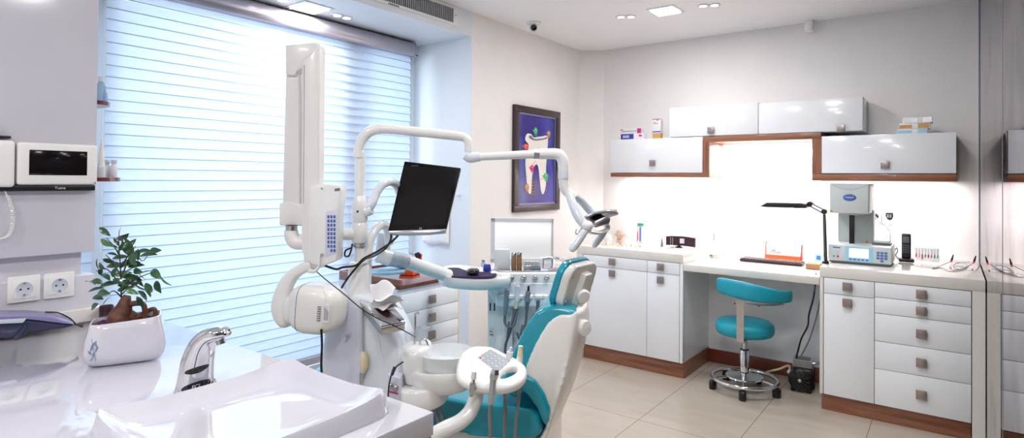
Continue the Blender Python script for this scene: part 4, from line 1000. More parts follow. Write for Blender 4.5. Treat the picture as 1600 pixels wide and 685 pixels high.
for i in range(4):
    for j in range(5):
        if (i, j) == (0, 0): continue
        a, b = (i+.5)/4, (j+.5)/5; ring = [kq(a+.085*math.cos(q), b+.07*math.sin(q)) for q in (2*PI*k/12 for k in range(12))]
        ring2 = [kq(a+.108*math.cos(q), b+.09*math.sin(q)) for q in (2*PI*k/12 for k in range(12))]
        mb.rings([ring, ring2], cap=False)
        mb.rings([[kq(a+.03*x, b+.012*y) for x, y in ((-1, -1), (1, -1), (1, 1), (-1, 1))], [kq(a+.031*x, b+.013*y)+TN*.0003 for x, y in ((-1, -1), (1, -1), (1, 1), (-1, 1))]])
mb.build('key_outlines', M_LABEL, ta_, smooth=0)
MB().rings([[kq(.12+.05*math.cos(q), .10+.045*math.sin(q))+TN*d for q in (2*PI*k/14 for k in range(14))] for d in (0, .001)]).build('red_key', M_RED, ta_, smooth=0)
# pedestal arm
MB().tube([at(746, 600, 2.0), at(744, 613, 2.0), at(741, 630, 1.98), at(733, 646, 1.95), at(718, 660, 1.92), at(695, 671, 1.9), at(660, 690, 1.9)], [.026, .026, .025, .025, .025, .025, .025], 18, 6).build('support_arm', M_PLAST, ta_)
def holder(u, v, lab, d=TA-.08): pass
def handp(name, label, segs, hose, group=None, m_h=M_GREYH):
    t = thing(name, label, 'hand piece', at(*segs[0][1][0]), 0, group)
    for nm, pts, r, m in segs: MB().tube([at(*p) for p in pts], r, 14, 3).build(nm, m, t)
    if hose: MB().tube([at(*p) for p in hose], .0058, 10, 6).build('hose', m_h, t)
    return t
tf = TA-.10
handp('suction_tip', 'short steel hand piece with white cap at the front left of the tray', [('cap', [(741, 581, tf), (740, 592, tf)], [.0075, .0095], M_PRINTW), ('neck', [(740, 592, tf), (739, 600, tf)], [.006, .007], M_CHROME), ('grip', [(739, 599, tf), (736, 620, tf)], [.0105, .006], M_STEEL)], None)
handp('air_syringe', 'grey syringe hand piece with metal head and hose at the tray front', [('head', [(774, 577, tf), (773, 584, tf)], [.012, .0155], M_CHROME), ('collar', [(773, 584, tf), (771, 592, tf)], [.0155, .014], M_STEEL), ('grip', [(771, 592, tf), (767, 632, tf)], [.0115, .0095], M_SILVER)], [(767, 630, tf), (765, 650, tf), (766, 690, tf), (766, 780, tf)])
tr = TA+.05
handp('saliva_ejector', 'hand piece with pale cream tip at the right rear of the tray', [('tip', [(813.5, 541, tr), (813, 547, tr), (812.5, 557, tr)], [.0085, .0085, .011], M_CREAM), ('holder', [(812.5, 557, tr), (811, 568, tr)], [.011, .0125], M_PLAST)], [(811, 604, TA+.02), (810, 630, TA), (806, 660, TA), (805, 700, TA), (805, 780, TA)])
handp('saliva_ejector', 'white tipped hand piece at the rear of the tray beside the cream one', [('tip', [(798.5, 543, tr), (797, 550, tr)], [.0055, .0065], M_PLASTB), ('holder', [(797, 550, tr), (795, 560, tr)], [.011, .012], M_PLAST)], [(789, 607, TA+.02), (789, 640, TA), (788, 670, TA), (789, 700, TA), (789, 780, TA)])
mb = MB()
for i, pts in enumerate([[(668, 625), (668, 640), (673, 665), (676, 700)], [(676, 622), (679, 640), (686, 665), (689, 700)], [(683, 618), (686, 635), (692, 660), (694, 700)]]):
    cable([at(u, v, 2.12+.01*i) for u, v in pts], .0058, 'grey_hose', M_GREYH, ['grey hose hanging under the drum, first from the counter corner', 'grey hose hanging under the drum, middle of three', 'grey hose hanging under the drum, nearest the teal seat'][i])

# ------------------------------------------------------------------ patient chair (local frame: +x to the foot end, +y the patient's left)
def slab(mb, poly, w, r=0, q0=.6, crown=None, ns=14, wz=None):
    """side profile (x,z) carried across y; crown(x,z) pushes points out near the middle; edges are rounded by soft()"""
    rings = []
    for k in range(ns+1):
        q = k/ns*2-1; rings.append([V((x+(crown(x, z)*(1-q*q) if crown else 0), q*w*(wz(z) if wz else 1), z)) for x, z in poly])
    return mb.rings(rings)
def soft(o, vox=.008, it=12):
    q = o.modifiers.new('r', 'REMESH'); q.mode = 'VOXEL'; q.voxel_size = vox; q.use_smooth_shade = True
    q = o.modifiers.new('s', 'SMOOTH'); q.factor = .5; q.iterations = it
    return o
def smoothpoly(pts, n=4): return [(p.x, p.y) for p in cr([V((a, b, 0)) for a, b in pts], n, True)]
H = V((-1.306, 2.07, 0))
ch = thing('dental_chair', 'teal and white dental patient chair with raised backrest', 'dental chair', H, math.radians(205.5))
wz = lambda z: 1.0 if z < .62 else max(.76, 1-.80*(z-.62))
cush = [(.175, .60), (.17, .65), (.150, .725), (.122, .785), (.095, .84), (.062, .885), (.03, .908), (-.01, .916), (-.06, .912), (-.10, .90), (-.10, .88), (-.05, .86), (-.02, .83), (.0, .79), (.03, .72), (.06, .65), (.09, .60), (.13, .57)]
soft(slab(MB(), cush, .255, .035, .75, wz=wz).build('back_cushion', M_TEAL, ch, local=True, smooth=60))
shell = [(-.095, .905), (-.08, .893), (-.03, .890), (.0, .873), (.03, .833), (.066, .758), (.090, .695), (.093, .66), (.055, .63), (.016, .58), (.004, .53), (.012, .47), (.05, .40), (.09, .33), (.12, .27), (.08, .24), (.05, .30), (.03, .38), (.0, .46), (-.025, .558), (-.053, .65), (-.073, .74), (-.088, .82), (-.10, .89)]
soft(slab(MB(), shell, .258, .05, .62, crown=lambda x, z: -.045 if x < -.02 and z < .83 else (-.025 if x < -.099 else (-.03 if (x, z) in ((.08, .24), (.05, .30), (.03, .38), (.0, .46)) else 0)), wz=wz).build('back_shell', M_PLASTW, ch, local=True, smooth=60))
seat = [(.02, .46), (.05, .435), (.15, .420), (.35, .425), (.55, .45), (.80, .47), (1.05, .46), (1.14, .47), (1.15, .50), (1.08, .53), (.80, .550), (.55, .555), (.30, .545), (.15, .548), (.06, .545), (.03, .52)]
soft(slab(MB(), seat, .27, .055, .62, wz=None).warp(lambda v: (v.x, v.y*(1-.5*max(0, v.x-.40)), v.z)).build('seat_cushion', M_TEAL, ch, local=True, smooth=60))
wing = [(.09, .665), (.05, .65), (.012, .60), (-.008, .545), (.005, .487), (.02, .50), (.04, .55), (.08, .60), (.13, .63), (.13, .66)]
for s in (-1, 1):
    mb = MB(); slab(mb, wing, .022, .012, .4); mb.xf(Matrix.Translation((0, s*.252, 0))); soft(mb.build('seat_wing', M_TEAL, ch, local=True, smooth=60), .006, 8)
soft(slab(MB(), [(.0, .22), (.0, .40), (.06, .415), (.5, .418), (.62, .40), (.64, .30), (.60, .22)], .20, .03, .7).build('seat_base', M_PLASTW, ch, local=True, smooth=50))
MB().bb(.12, .52, -.12, .12, .05, .23, .03, 3).build('pedestal', M_PLAST, ch, local=True)
MB().bb(-.05, .75, -.24, .24, .001, .05, .015, 3).build('floor_plate', M_PLAST, ch, local=True)
# headrest, turned a little to the room: l across, b to its back, u up
HW = Matrix.Rotation(math.radians(205.5), 3, 'Z').inverted()
hC = HW @ (at(900, 444, 2.36)-H); fh = V((FW.x, FW.y, 0)).normalized(); rh = V((RT.x, RT.y, 0)).normalized()
hl = HW @ (rh*.56+fh*.828).normalized(); hb_ = HW @ (rh*.828-fh*.56).normalized(); hu = (Z*.955+hb_*.30).normalized(); hbb = (hb_*.955-Z*.30).normalized()
def rrect(w, h, r, n=6):
    out = []
    for cx_, cy_, a0 in ((w-r, h-r, 0), (-w+r, h-r, 90), (-w+r, -h+r, 180), (w-r, -h+r, 270)):
        for k in range(n+1): a = math.radians(a0+90*k/n); out.append((cx_+r*math.cos(a), cy_+r*math.sin(a)))
    return out
soft(MB().prism(rrect(.124, .098, .06), hC, hl, hu, hbb, -.042, -.012).build('headrest_cushion', M_TEAL, ch, local=True), .005, 8)
soft(MB().prism(rrect(.118, .091, .055), hC, hl, hu, hbb, -.016, .022).build('headrest_shell', M_PLASTW, ch, local=True), .005, 8)
soft(MB().prism([(-.036, -.085), (.036, -.085), (.04, -.02), (.034, .02), (.030, .062), (-.030, .062), (-.034, .02), (-.04, -.02)], hC, hl, hu, hbb, .012, .046).build('headrest_bracket', M_PLASTW, ch, local=True), .005, 8)
MB().lathe([(.020, 0), (.028, .005), (.030, .016), (.025, .026), (.001, .028)], hC+hbb*.040-hl*.012-hu*.028, hbb*.8-hl*.5).build('headrest_knob', M_PLAST, ch, local=True, smooth=50)
MB().lathe([(.026, -.03), (.030, .006), (.032, .020), (.026, .032), (.001, .034)], (-.108, .14, .828), (-.75, .66, .05)).build('release_knob', M_PLAST, ch, local=True, smooth=50)
MB().tube([hC+hbb*.02-hu*.06, hC+hbb*.012-hu*.13], .013, 12, 1, flat=hl).build('headrest_post', M_STEEL, ch, local=True)
for a, b in ((-.098, .052), (-.098, -.050)): MB().ell(hC+hl*a+hu*b+hbb*.0225, (.005, .005, .005), seg=10, rg=6).build('screw', M_STEEL, ch, local=True)
arc = [(-.005, .36), (-.02, .46), (-.05, .54), (-.075, .60), (-.085, .55), (-.075, .45), (-.05, .36)]

# ------------------------------------------------------------------ delivery cart behind the chair
DC = 2.78; pcx = DC/FPX
o_ = at(820, 450, DC); FT = Frame(V((o_.x, o_.y, 0)), RT)
ct = thing('delivery_cart', 'white instrument delivery cart with knobs and lobed side tray behind the chair', 'instrument cart', (o_.x, o_.y, 0))
def ft(pts, n0, n1, name, m=M_PLAST, bev=.01, ref=None, par=None, smooth=45):
    return MB().prism([(a, max(.003, z)) for a, z in FT.poly(pts, n1 if ref is None else ref)], FT.O, FT.A, Z, FT.N, n0, n1, bev, 3).build(name, m, par or ct, smooth=smooth)
ft([(766, 426), (889, 426), (892, 438), (884, 456), (878, 480), (778, 482), (764, 458)], -.36, .0, 'console')
ft([(776, 443), (868, 443), (866, 460), (778, 460)], -.0005, .006, 'instrument_recess', M_PLASTB, .003)
ft([(774, 462), (880, 462), (880, 481), (774, 481)], -.02, .035, 'holder_bar', M_PLASTB, .012)
ft([(870, 429), (887, 429), (882, 446), (870, 446)], .0, .003, 'side_pad', M_FROST, .001)
# lobed side tray with raised rim
zt2 = at(720, 430, DC).z
lob = [onz(u, v, zt2) for u, v in [(684, 430), (688, 422), (700, 418), (718, 417), (735, 419), (752, 421), (780, 417), (796, 421), (796, 436), (770, 440), (740, 440), (710, 438), (692, 435)]]
lc = cr(lob, 3, True); cen = sum(lc, V())/len(lc)
g = lambda f, dz: [cen+(p-cen)*f+Z*dz for p in lc]
low = [p+Z*0 for p in g(.85, -.085)]
MB().rings([g(.90, -.004), g(.955, -.002), g(.975, .008), g(.995, .009), g(1.01, .0), g(1.005, -.02), g(.96, -.038), g(.85, -.046), g(.4, -.048)]).build('side_tray', M_PLAST, ct, smooth=60)
ft([(735, 438), (768, 436), (779, 445), (779, 481), (772, 474), (764, 455), (752, 447)], -.22, -.004, 'tray_gusset', M_PLASTB, .012)
ft([(762, 455), (801, 460), (801, 640), (801, 720), (762, 720), (762, 600)], -.30, -.06, 'column', M_PLAST, .006)
ft([(801, 478), (852, 478), (852, 720), (801, 720)], -.30, -.09, 'column_front', M_GLOSS, .006)
for u in (766, 772.5): ft([(u-1, 474), (u+1, 474), (u+1, 486), (u-1, 486)], -.06, -.058, 'slot', M_BLACK, 0)
ft([(764, 511), (772, 513), (772, 527), (764, 525)], -.06, -.0585, 'energy_label', M_PRINTW, 0)
for i, m in enumerate((M_GREEN, M_CREAM, M_ORANGE)): ft([(765, 517+i*2.6), (769+i, 517.8+i*2.6), (769+i, 519.6+i*2.6), (765, 518.8+i*2.6)], -.0585, -.058, 'label_bar', m, 0)
b0 = FT.pt(.02, 0, -.18); MB().box((b0.x, b0.y, .035), (.34, .36, .06), rotm(FT.A, -FT.N, Z), .02).build('cart_base', M_PLAST, ct)
for u, v in ((782, 433), (788, 434), (799, 434), (818, 434), (836, 434), (854, 434)):
    O = FT.pp(u, v+1, .006); r = .010 if u > 795 else .006
    kb = MB().lathe([(r*1.25, 0), (r*1.25, .006), (r, .008), (r*.9, .020), (.001, .021)], O, FT.N).build('control_knob', M_STEEL if u > 795 else M_SILVER, ct)
    if u > 810: MB().box(O+FT.N*.022, (r*2, .003, .006), rotm(FT.A, -FT.N, Z), .001).build('knob_lever', M_SILVER, kb)
for u in (797, 813, 827, 841, 853):
    MB().lathe([(.020, -.008), (.021, .004), (.016, .010), (.015, -.006)], FT.pp(u, 463, .030)-Z*.0, (0, 0, 1)).build('holder_ring', M_PLAST, ct)
# support arm of the cart tray, from the column
sa = thing('swing_arm', 'white jointed swing arm linking the unit column to the instrument cart', 'support arm', at(574, 430, 2.24))
MB().tube([at(572, 450, 2.24), at(573, 420, 2.24), at(575, 392, 2.25), at(580, 370, 2.27), at(588, 357, 2.30), at(597, 352, 2.33), at(604, 355, 2.37), at(607, 366, 2.40), at(608, 380, 2.42)], [8*px, 8*px, 7.5*px, 7.5*px, 7.5*px, 7.5*px, 7.5*px, 8*px, 8*px], 18, 6).build('arch_tube', M_PLAST, sa)
MB().tube([at(600, 364, 2.46), at(599, 385, 2.46), at(598, 410, 2.46)], [.028, .03, .032], 18, 3).build('knuckle_cover', M_BOWL, sa)
MB().tube([at(590, 396, 2.43), at(600, 401, 2.44), at(609, 404, 2.45)], [.028, .032, .034], 20, 3).build('joint', M_PLAST, sa)
mb = MB(); A0, A1 = at(607, 403, 2.45), at(634, 409, 2.50); rr_ = [.0335 if k % 2 else .0315 for k in range(13)]
mb.tube([A0.lerp(A1, k/12) for k in range(13)], rr_, 24, 1); mb.build('ribbed_collar', M_FROST, sa, smooth=20)
MB().tube([at(633, 409, 2.50), at(700, 431, 2.72)], [.030, .030], 22, 1).build('tube', M_PLAST, sa)
zb = at(600, 424, 2.44).z
MB().prism([(V(onz(u, v, zb)).x, V(onz(u, v, zb)).y) for u, v in ((578, 422), (608, 418), (634, 420), (632, 425), (606, 428), (580, 428))], (0, 0, zb-.008), X, Y, Z, 0, .012, .004).build('joint_plate', M_LBLUE, sa)

# objects on the side tray
zp = zt2-.003
pad = cr([onz(u, v, zt2+.008) for u, v in [(690, 428), (693, 421.5), (703, 419), (716, 419), (725, 422), (735, 424.5), (752, 425), (768, 425.5), (776, 428), (768, 432), (745, 433), (715, 432.5), (698, 431)]], 3, True)
solo(MB().rings([[p-Z*.009 for p in pad], [p+Z*.001 for p in pad]]), 'mouse_pad', M_PURPLE, 'dark purple mouse pad with wrist rest on the lobed side tray', 'mouse pad', loc=pad[0])
p0 = onz(739, 429, zt2+.010)
ms = thing('computer_mouse', 'black glossy computer mouse on the purple pad', 'mouse', p0)
MB().ell(p0+Z*.015, (.030, .046, .0145), rotm(RT, V((FW.x, FW.y, 0)).normalized(), Z), 20, 10, .8).build('body', M_BLACKG, ms, smooth=70)
MB().ell(p0+Z*.028-FW*.012, (.004, .008, .003), rotm(RT, V((FW.x, FW.y, 0)).normalized(), Z)).build('scroll_wheel', M_SILVER, ms)
p0 = onz(761, 424, zt2+.008); t = thing('blue_pot', 'small dark blue plastic pot on the cart tray beside the mouse', 'pot', p0)
MB().lathe([(.019, 0), (.021, .004), (.017, .030), (.015, .032), (.013, .030), (.001, .028)], p0).build('pot', M_BLUE, t)
p0 = onz(755, 418, zt2+.008); bottle(p0.x, p0.y, p0.z, .011, .036, 'tiny glass jar with grey lid behind the blue pot', M_BOTTLE, M_STEEL, .9)
# steel tray, dispensers and racks on the console top
ztop = FT.px(820, 426, 0)[1]
def top(a, n): return FT.pt(a, ztop+.001, n)
t = thing('steel_tray', 'long polished steel instrument tray with chrome rail on the cart top', 'tray', top(.08, -.12))
a0, a1 = FT.px(778, 426)[0], FT.px(887, 426)[0]
MB().prism([(a0, ztop+.001), (a1, ztop+.001), (a1+.004, ztop+.006), (a0-.004, ztop+.006)], FT.O, FT.A, Z, FT.N, -.28, -.01, .001).build('tray', M_CHROME, t)
MB().tube([FT.pt(a0+.22, ztop+.040, -.20), FT.pt(a1-.05, ztop+.042, -.20), FT.pt(a1-.01, ztop+.038, -.17), FT.pt(a1+.004, ztop+.016, -.08)], .007, 10, 5).build('rail', M_CHROME, t)
for a in (a0+.225, a1-.06): MB().cyl(FT.pt(a, ztop+.006, -.20), FT.pt(a, ztop+.040, -.20), .004).build('rail_post', M_CHROME, t)
def boxon(u0, u1, v0, v1, n, depth, name, m, label, cat='box', parent=None):
    a, z1 = FT.px(u0, v0, n); b, _ = FT.px(u1, v0, n); z0 = ztop+.0065 
    mb = MB().prism([(a, z0), (b, z0), (b, z1), (a, z1)], FT.O, FT.A, Z, FT.N, n-depth, n, .003)
    if parent is not None: return mb.build(name, m, parent)
    return solo(mb, name, m, label, cat, loc=FT.pt((a+b)/2, z0, n))
t = thing('cotton_dispenser', 'clear and white upright dispenser box on the cart top', 'dispenser', FT.pt(FT.px(786, 408, -.06)[0], ztop+.0065, -.06))
boxon(773.5, 796, 391.5, 408, -.05, .07, 'dispenser_case', M_PRINTW, '', parent=t)
boxon(777, 795, 396, 408, -.049, .004, 'window', M_BOWL, '', parent=t)
boxon(777, 795, 411, 408, -.046, .004, 'cream_front', M_CREAM, '', parent=t)
boxon(772.5, 797, 390.2, 408, -.045, .002, 'lid_edge', M_PRINTW, '', parent=t).scale = (1, 1, 1)
for i, u in enumerate((803, 811.5)):
    a, z1 = FT.px(u, 398+i*-1, -.05); c = FT.pt(a, ztop+.0065, -.05)
    t = thing('amber_bottle', ['slim brown bottle next to the dispenser on the cart', 'second slim brown bottle with chrome cap on the cart'][i], 'bottle', c, 0, 'brown bottles on the cart')
    h = z1-ztop; MB().lathe([(.012, 0), (.0125, .004), (.0125, h*.8), (.010, h*.86)], c, seg=18).build('flask', M_AMBER, t)
    MB().lathe([(.0125, h*.84), (.0125, h), (.010, h*1.04), (.001, h*1.05)], c, seg=18).build('cap', M_STEEL, t)
t = thing('bur_rack', 'grey slotted instrument rack on the cart beside the bottles', 'rack', FT.pt(FT.px(832, 408, -.05)[0], ztop+.0065, -.05))
boxon(818, 845, 415, 408, -.04, .05, 'rack_body', M_SILVER, '', parent=t)
boxon(818.5, 843, 408.5, 408, -.06, .02, 'rack_back', M_FROST, '', parent=t)
for i in range(5):
    a, z = FT.px(821+i*5.2, 413, -.04); MB().tube([FT.pt(a, ztop+.02, -.04), FT.pt(a+.003, z+.012, -.052)], .0022, 8, 1).build('instrument', M_STEEL, t)
# frosted viewer panel standing behind
t = thing('viewing_panel', 'frosted white viewing panel with grey frame standing behind the cart', 'viewing panel', FT.pt(FT.px(815, 408, -.3)[0], ztop, -.3))
q = [FT.px(u, v, -.3) for u, v in ((767, 341), (865, 342), (867, 406), (768, 413))]; q[2] = (q[2][0], ztop+.003); q[3] = (q[3][0], ztop+.003)
MB().prism(q, FT.O, FT.A, Z, FT.N, -.315, -.300, .004).build('panel', M_VIEWGLOW, t)
(xa, zz1), (xb, _) = q[0], q[1]; mb = MB()
w_ = .020
for P_ in ([(xa, zz1-w_), (xb, zz1-w_), (xb, zz1), (xa, zz1)], [(xa, q[2][1]), (xb, q[2][1]), (xb, q[2][1]+w_), (xa, q[2][1]+w_)], [(xa, q[2][1]), (xa+w_*1.1, q[2][1]), (xa+w_*1.1, zz1), (xa, zz1)], [(xb-w_*.6, q[2][1]), (xb, q[2][1]), (xb, zz1), (xb-w_*.6, zz1)]):
    mb.prism(P_, FT.O, FT.A, Z, FT.N, -.2995, -.297)
mb.build('frame', M_PRINTW, t)
# hand pieces in the holder bar with their hoses
def hosed(u, label, segs, hose, coil=None):
    t = thing('cart_handpiece', label, 'hand piece', FT.pp(u, 470, .03))
    for nm, pts, r, m in segs: MB().tube([FT.pp(a, b, n) for a, b, n in pts], r, 14, 3).build(nm, m, t)
    if hose: MB().tube([FT.pp(a, b, n) for a, b, n in hose], .0062, 10, 6).build('hose', M_GREYD, t)
    if coil:
        P_ = [FT.pp(a, b, n) for a, b, n in coil[0]]; c = cr(P_, 60); R0 = coil[1]
        pts = [p+FT.A*(R0*math.cos(i*.72))+FT.N*(R0*math.sin(i*.72)) for i, p in enumerate(c)]
        MB().tube(pts, .0055, 6, 1).build('coil', M_GREYD, t)
hosed(792, 'grey air and water syringe at the left end of the cart holder bar', [('nozzle', [(782, 436, .04), (787, 447, .045), (792, 454, .045)], [.002, .0025, .003], M_CHROME), ('grip', [(792, 454, .045), (792, 460, .045), (790, 480, .04), (789, 492, .03)], [.011, .0125, .011, .009], M_GREY)], [(789, 490, .03), (789, 505, .03), (796, 512, .05), (803, 508, .05), (807, 492, .03), (808, 478, .0)], ([(790, 503, .04), (788, 528, .04)], .017))
hosed(808, 'pale grey scaler hand piece in the second cart holder', [('tip', [(809, 441, .045), (809, 448, .045)], [.005, .009], M_PLASTB), ('grip', [(809, 447, .045), (808, 470, .04)], [.0115, .0125], M_PLASTB), ('sleeve', [(808, 470, .04), (806, 482, .035)], [.011, .009], M_CREAM)], [(806, 481, .035), (801, 500, .04), (797, 520, .04), (790, 540, .03), (789, 570, .02)])
hosed(825, 'grey hand piece with black tip in the third cart holder', [('tip', [(826, 447, .045), (825.5, 456, .045)], [.005, .006], M_BLACK), ('grip', [(825.5, 455, .045), (824, 471, .04)], [.0125, .013], M_GREY), ('sleeve', [(824, 470, .04), (823, 484, .035)], [.009, .008], M_GREYD)], [(823, 483, .035), (822, 500, .03), (818, 520, .03), (812, 530, .03), (808, 520, .03)], ([(812, 508, .035), (809, 524, .035)], .014))
hosed(841, 'short dark connector in the fourth cart holder', [('connector', [(841, 470, .035), (840, 482, .03)], [.009, .008], M_GREYD)], [(840, 480, .03), (838, 496, .02), (836, 520, .01), (836, 560, .0)])
hosed(852, 'short dark connector in the fifth cart holder near the headrest', [('connector', [(852, 470, .035), (852, 480, .03)], [.008, .007], M_GREYD)], [(852, 478, .03), (850, 500, .0), (848, 560, .0)])

M_TAN = mat('tan_block_wood', srgb(166, 128, 92), .5, var=.1)
# ------------------------------------------------------------------ painting
pt_ = thing('framed_painting', 'dark framed painting of a white tooth and little workers on deep blue', 'painting', (XL, 4.10, 1.56))
ya, yb, za, zb = 3.761, 4.442, 1.132, 1.999; F0 = XL+.0005
for nm, (y0, y1, z0, z1) in (('a', (ya, yb, zb-.055, zb)), ('b', (ya, yb, za, za+.055)), ('c', (ya, ya+.062, za+.0551, zb-.0551)), ('d', (yb-.062, yb, za+.0551, zb-.0551))):
    MB().bb(F0, F0+.028, y0, y1, z0, z1, .003).build('frame', M_FRAMEW, pt_)
mb = MB()
for y0, y1, z0, z1 in ((ya+.062, yb-.062, zb-.068, zb-.055), (ya+.062, yb-.062, za+.055, za+.068), (ya+.062, ya+.072, za+.068, zb-.068), (yb-.072, yb-.062, za+.068, zb-.068)): mb.bb(F0, F0+.018, y0, y1, z0, z1)
mb.build('inner_slip', M_LILAC, pt_)
n = NT('blue_canvas'); g_ = n.new('ShaderNodeNewGeometry'); sp_ = n.new('ShaderNodeSeparateXYZ'); n.link(g_.outputs['Position'], sp_.inputs[0])
uu = n.math('MULTIPLY', n.math('SUBTRACT', sp_.outputs['Y'], ya), 1/(yb-ya)); vv = n.math('MULTIPLY', n.math('SUBTRACT', sp_.outputs['Z'], za), 1/(zb-za))
nf = n.noise(7, 4); f_ = n.math('ADD', n.math('ADD', n.math('MULTIPLY', uu, .8), n.math('MULTIPLY', vv, .15)), n.math('MULTIPLY', nf, .25))
col_ = n.ramp(f_, [(.1, srgb(38, 22, 50)), (.3, srgb(70, 82, 160)), (.42, srgb(38, 14, 118)), (.65, srgb(38, 12, 126)), (.85, srgb(62, 66, 168)), (1, srgb(26, 20, 44))])
n.link(col_, n.b.inputs['Base Color']); n.b.inputs['Roughness'].default_value = .35
MB().bb(F0, F0+.010, ya+.06, yb-.06, za+.053, zb-.053).build('canvas', n.m, pt_)
PW = lambda u, v: onx(u, v, F0+.0102)
def flat(name, pts, m, lift=0, n=3, smooth=0):
    P = [PW(u, v)+X*lift for u, v in pts]; P = cr(P, n, True) if n > 1 else P
    return MB().rings([P, [p+X*.0012 for p in P]]).build(name, m, pt_, smooth=smooth)
flat('painted_tooth', [(821, 214), (824, 209), (830, 210), (834, 215), (840, 214), (848, 213), (853, 212), (856, 216), (855, 235), (853, 262), (853, 285), (851, 298), (848, 304), (845, 298), (843, 280), (841, 262), (838, 257), (834, 262), (831, 278), (830, 300), (827, 303), (824, 296), (822, 275), (821, 250), (826, 228), (821, 220)], M_TOOTH, .0005)
flat('tooth_shadow', [(826, 213), (830, 212), (834, 217), (842, 217), (850, 216), (854, 214), (854, 217), (846, 219), (836, 220), (828, 217)], M_LABEL, .0018)
def critter(u, v, w, h, m):
    flat('painted_critter', [(u-w, v), (u-w*.6, v-h*.8), (u, v-h), (u+w*.7, v-h*.7), (u+w, v), (u+w*.6, v+h*.7), (u, v+h*.8), (u-w*.7, v+h*.7)], m, .0022)
    flat('painted_limb', [(u-w*.9, v+h*.3), (u-w*1.5, v-h*.2), (u-w*1.4, v-h*.4), (u-w*.7, v+.1*h)], m, .0024); flat('painted_limb', [(u-w*.3, v+h*.6), (u-w*.4, v+h*1.35), (u-w*.05, v+h*1.35), (u, v+h*.6)], m, .0024); flat('painted_limb', [(u+w*.2, v+h*.6), (u+w*.35, v+h*1.3), (u+w*.65, v+h*1.3), (u+w*.5, v+h*.6)], m, .0024)
    flat('painted_eye', [(u-.9, v-h*.35), (u-.1, v-h*.5), (u+.7, v-h*.3), (u-.1, v-h*.15)], M_PRINTW, .0042)
critter(836.5, 205, 3.2, 6, M_GREEN); critter(857, 209, 2.5, 4.5, M_CARD); critter(821.5, 229, 4, 4, M_ORANGE); critter(831, 263, 3.2, 5, M_PINK); critter(852.5, 276, 4, 5.5, M_GREEN); critter(823, 293, 3.3, 6, M_CARD)
mb = MB()
for (a, b) in (((831, 284), (829.5, 308)), ((835.5, 283), (834.5, 306))):
    P0, P1 = PW(*a)+X*.003, PW(*b)+X*.003; mb.cyl(P0, P1, .0022, seg=6)
for k in range(5): mb.cyl(PW(830.6-k*.25, 286+k*4.6)+X*.003, PW(835.3-k*.25, 285.4+k*4.4)+X*.003, .002, seg=6)
mb.build('painted_ladder', M_CARD, pt_)
MB().cyl(PW(844, 281)+X*.003, PW(850, 279)+X*.003, .002, seg=6).build('painted_pole', M_RED, pt_); MB().cyl(PW(832, 257)+X*.003, PW(836, 252)+X*.003, .002, seg=6).build('painted_pole', M_RED, pt_)

# security camera and motion sensor
p = onz(834, 35, ZC); t = thing('dome_camera', 'white security camera with black lens on the ceiling', 'security camera', p)
MB().lathe([(.055, -.0005), (.055, -.010), (.042, -.016), (.036, -.020)], p).build('mount', M_PLAST, t)
MB().ell(p-Z*.040, (.034, .034, .034)).build('head', M_PLAST, t)
dl = (EYE-(p-Z*.04)); dl.z = dl.z*.6; dl.normalize(); MB().lathe([(.024, .018), (.025, .030), (.021, .036), (.012, .038), (.001, .038)], p-Z*.044, dl).build('lens', M_BLACKG, t)
p = ony(1267, 36, YB-.002); t = thing('motion_sensor', 'small white motion sensor high on the back wall under the ceiling', 'sensor', p)
MB().tube([p+Z*.03, p+Z*.025-Y*.03, p-Y*.04], .010, 10, 3).build('bracket', M_PLAST, t)
MB().box(p-Y*.055-Z*.03, (.058, .042, .105), Matrix.Rotation(math.radians(-15), 3, 'X') @ rz(-12), .012, 3).build('body', M_PLAST, t)
MB().box(p-Y*.078-Z*.052, (.045, .006, .045), Matrix.Rotation(math.radians(-15), 3, 'X') @ rz(-12), .003).build('lens', M_FROST, t)

# ------------------------------------------------------------------ stool
S0 = onz(1163, 610, .0); sd = (S0-EYE).dot(FW); ps = sd/FPX
st = thing('operator_stool', 'teal operator stool with curved backrest and chrome ring base by the desk', 'stool', (S0.x, S0.y, 0))
hz = lambda v: at(1162, v, sd).z
c = V((S0.x, S0.y, 0)); CAMD = V((-FW.x, -FW.y, 0)).normalized(); SR = V((RT.x, RT.y, 0)).normalized()
zr = hz(601)+.0; zr = .078
MB().tube([c+V((.205*math.cos(a), .205*math.sin(a), zr)) for a in (2*PI*k/48 for k in range(48))], .013, 10, 1, closed=True).build('foot_ring', M_CHROME, st)
for r_ in (.205,): pass
MB().lathe([(.118, .088), (.122, .092), (.118, .098), (.05, .112), (.032, .118)], c, seg=36).build('base_disc', M_CHROME, st)
MB().lathe([(.030, .11), (.030, .265), (.026, .27)], c).build('gas_column', M_CHROME, st)
MB().lathe([(.018, .265), (.018, .36)], c).build('piston', M_STEEL, st)
MB().lathe([(.027, .262), (.027, .275)], c).build('collar', M_BLACK, st)
for u, v in ((1160, 623), (1115, 604), (1206, 616), (1196, 590), (1133, 589)):
    p = onz(u, v+4, 0); d = (p-c); d.z = 0; d = d.normalized(); q_ = c+d*.205
    MB().tube([c+d*.10+Z*.090, c+d*.19+Z*.074], .009, 8, 1).build('spoke', M_CHROME, st)
    k_ = MB().lathe([(.024, .0), (.028, .004), (.028, .050), (.022, .058), (.012, .062)], q_+Z*.0005, seg=16, sx=1, sy=.75, rot=math.atan2(d.y, d.x)+.6).build('caster', M_BLACK, st, smooth=50)
zs0, zs1 = hz(537)+.01, hz(508)
seatc = c-SR*.0
MB().lathe([(.15, .375), (.172, .380), (.183, .395), (.187, .42), (.183, .445), (.165, .462), (.10, .468), (.001, .468)], seatc, seg=48).build('seat', M_TEALM, st, smooth=60)
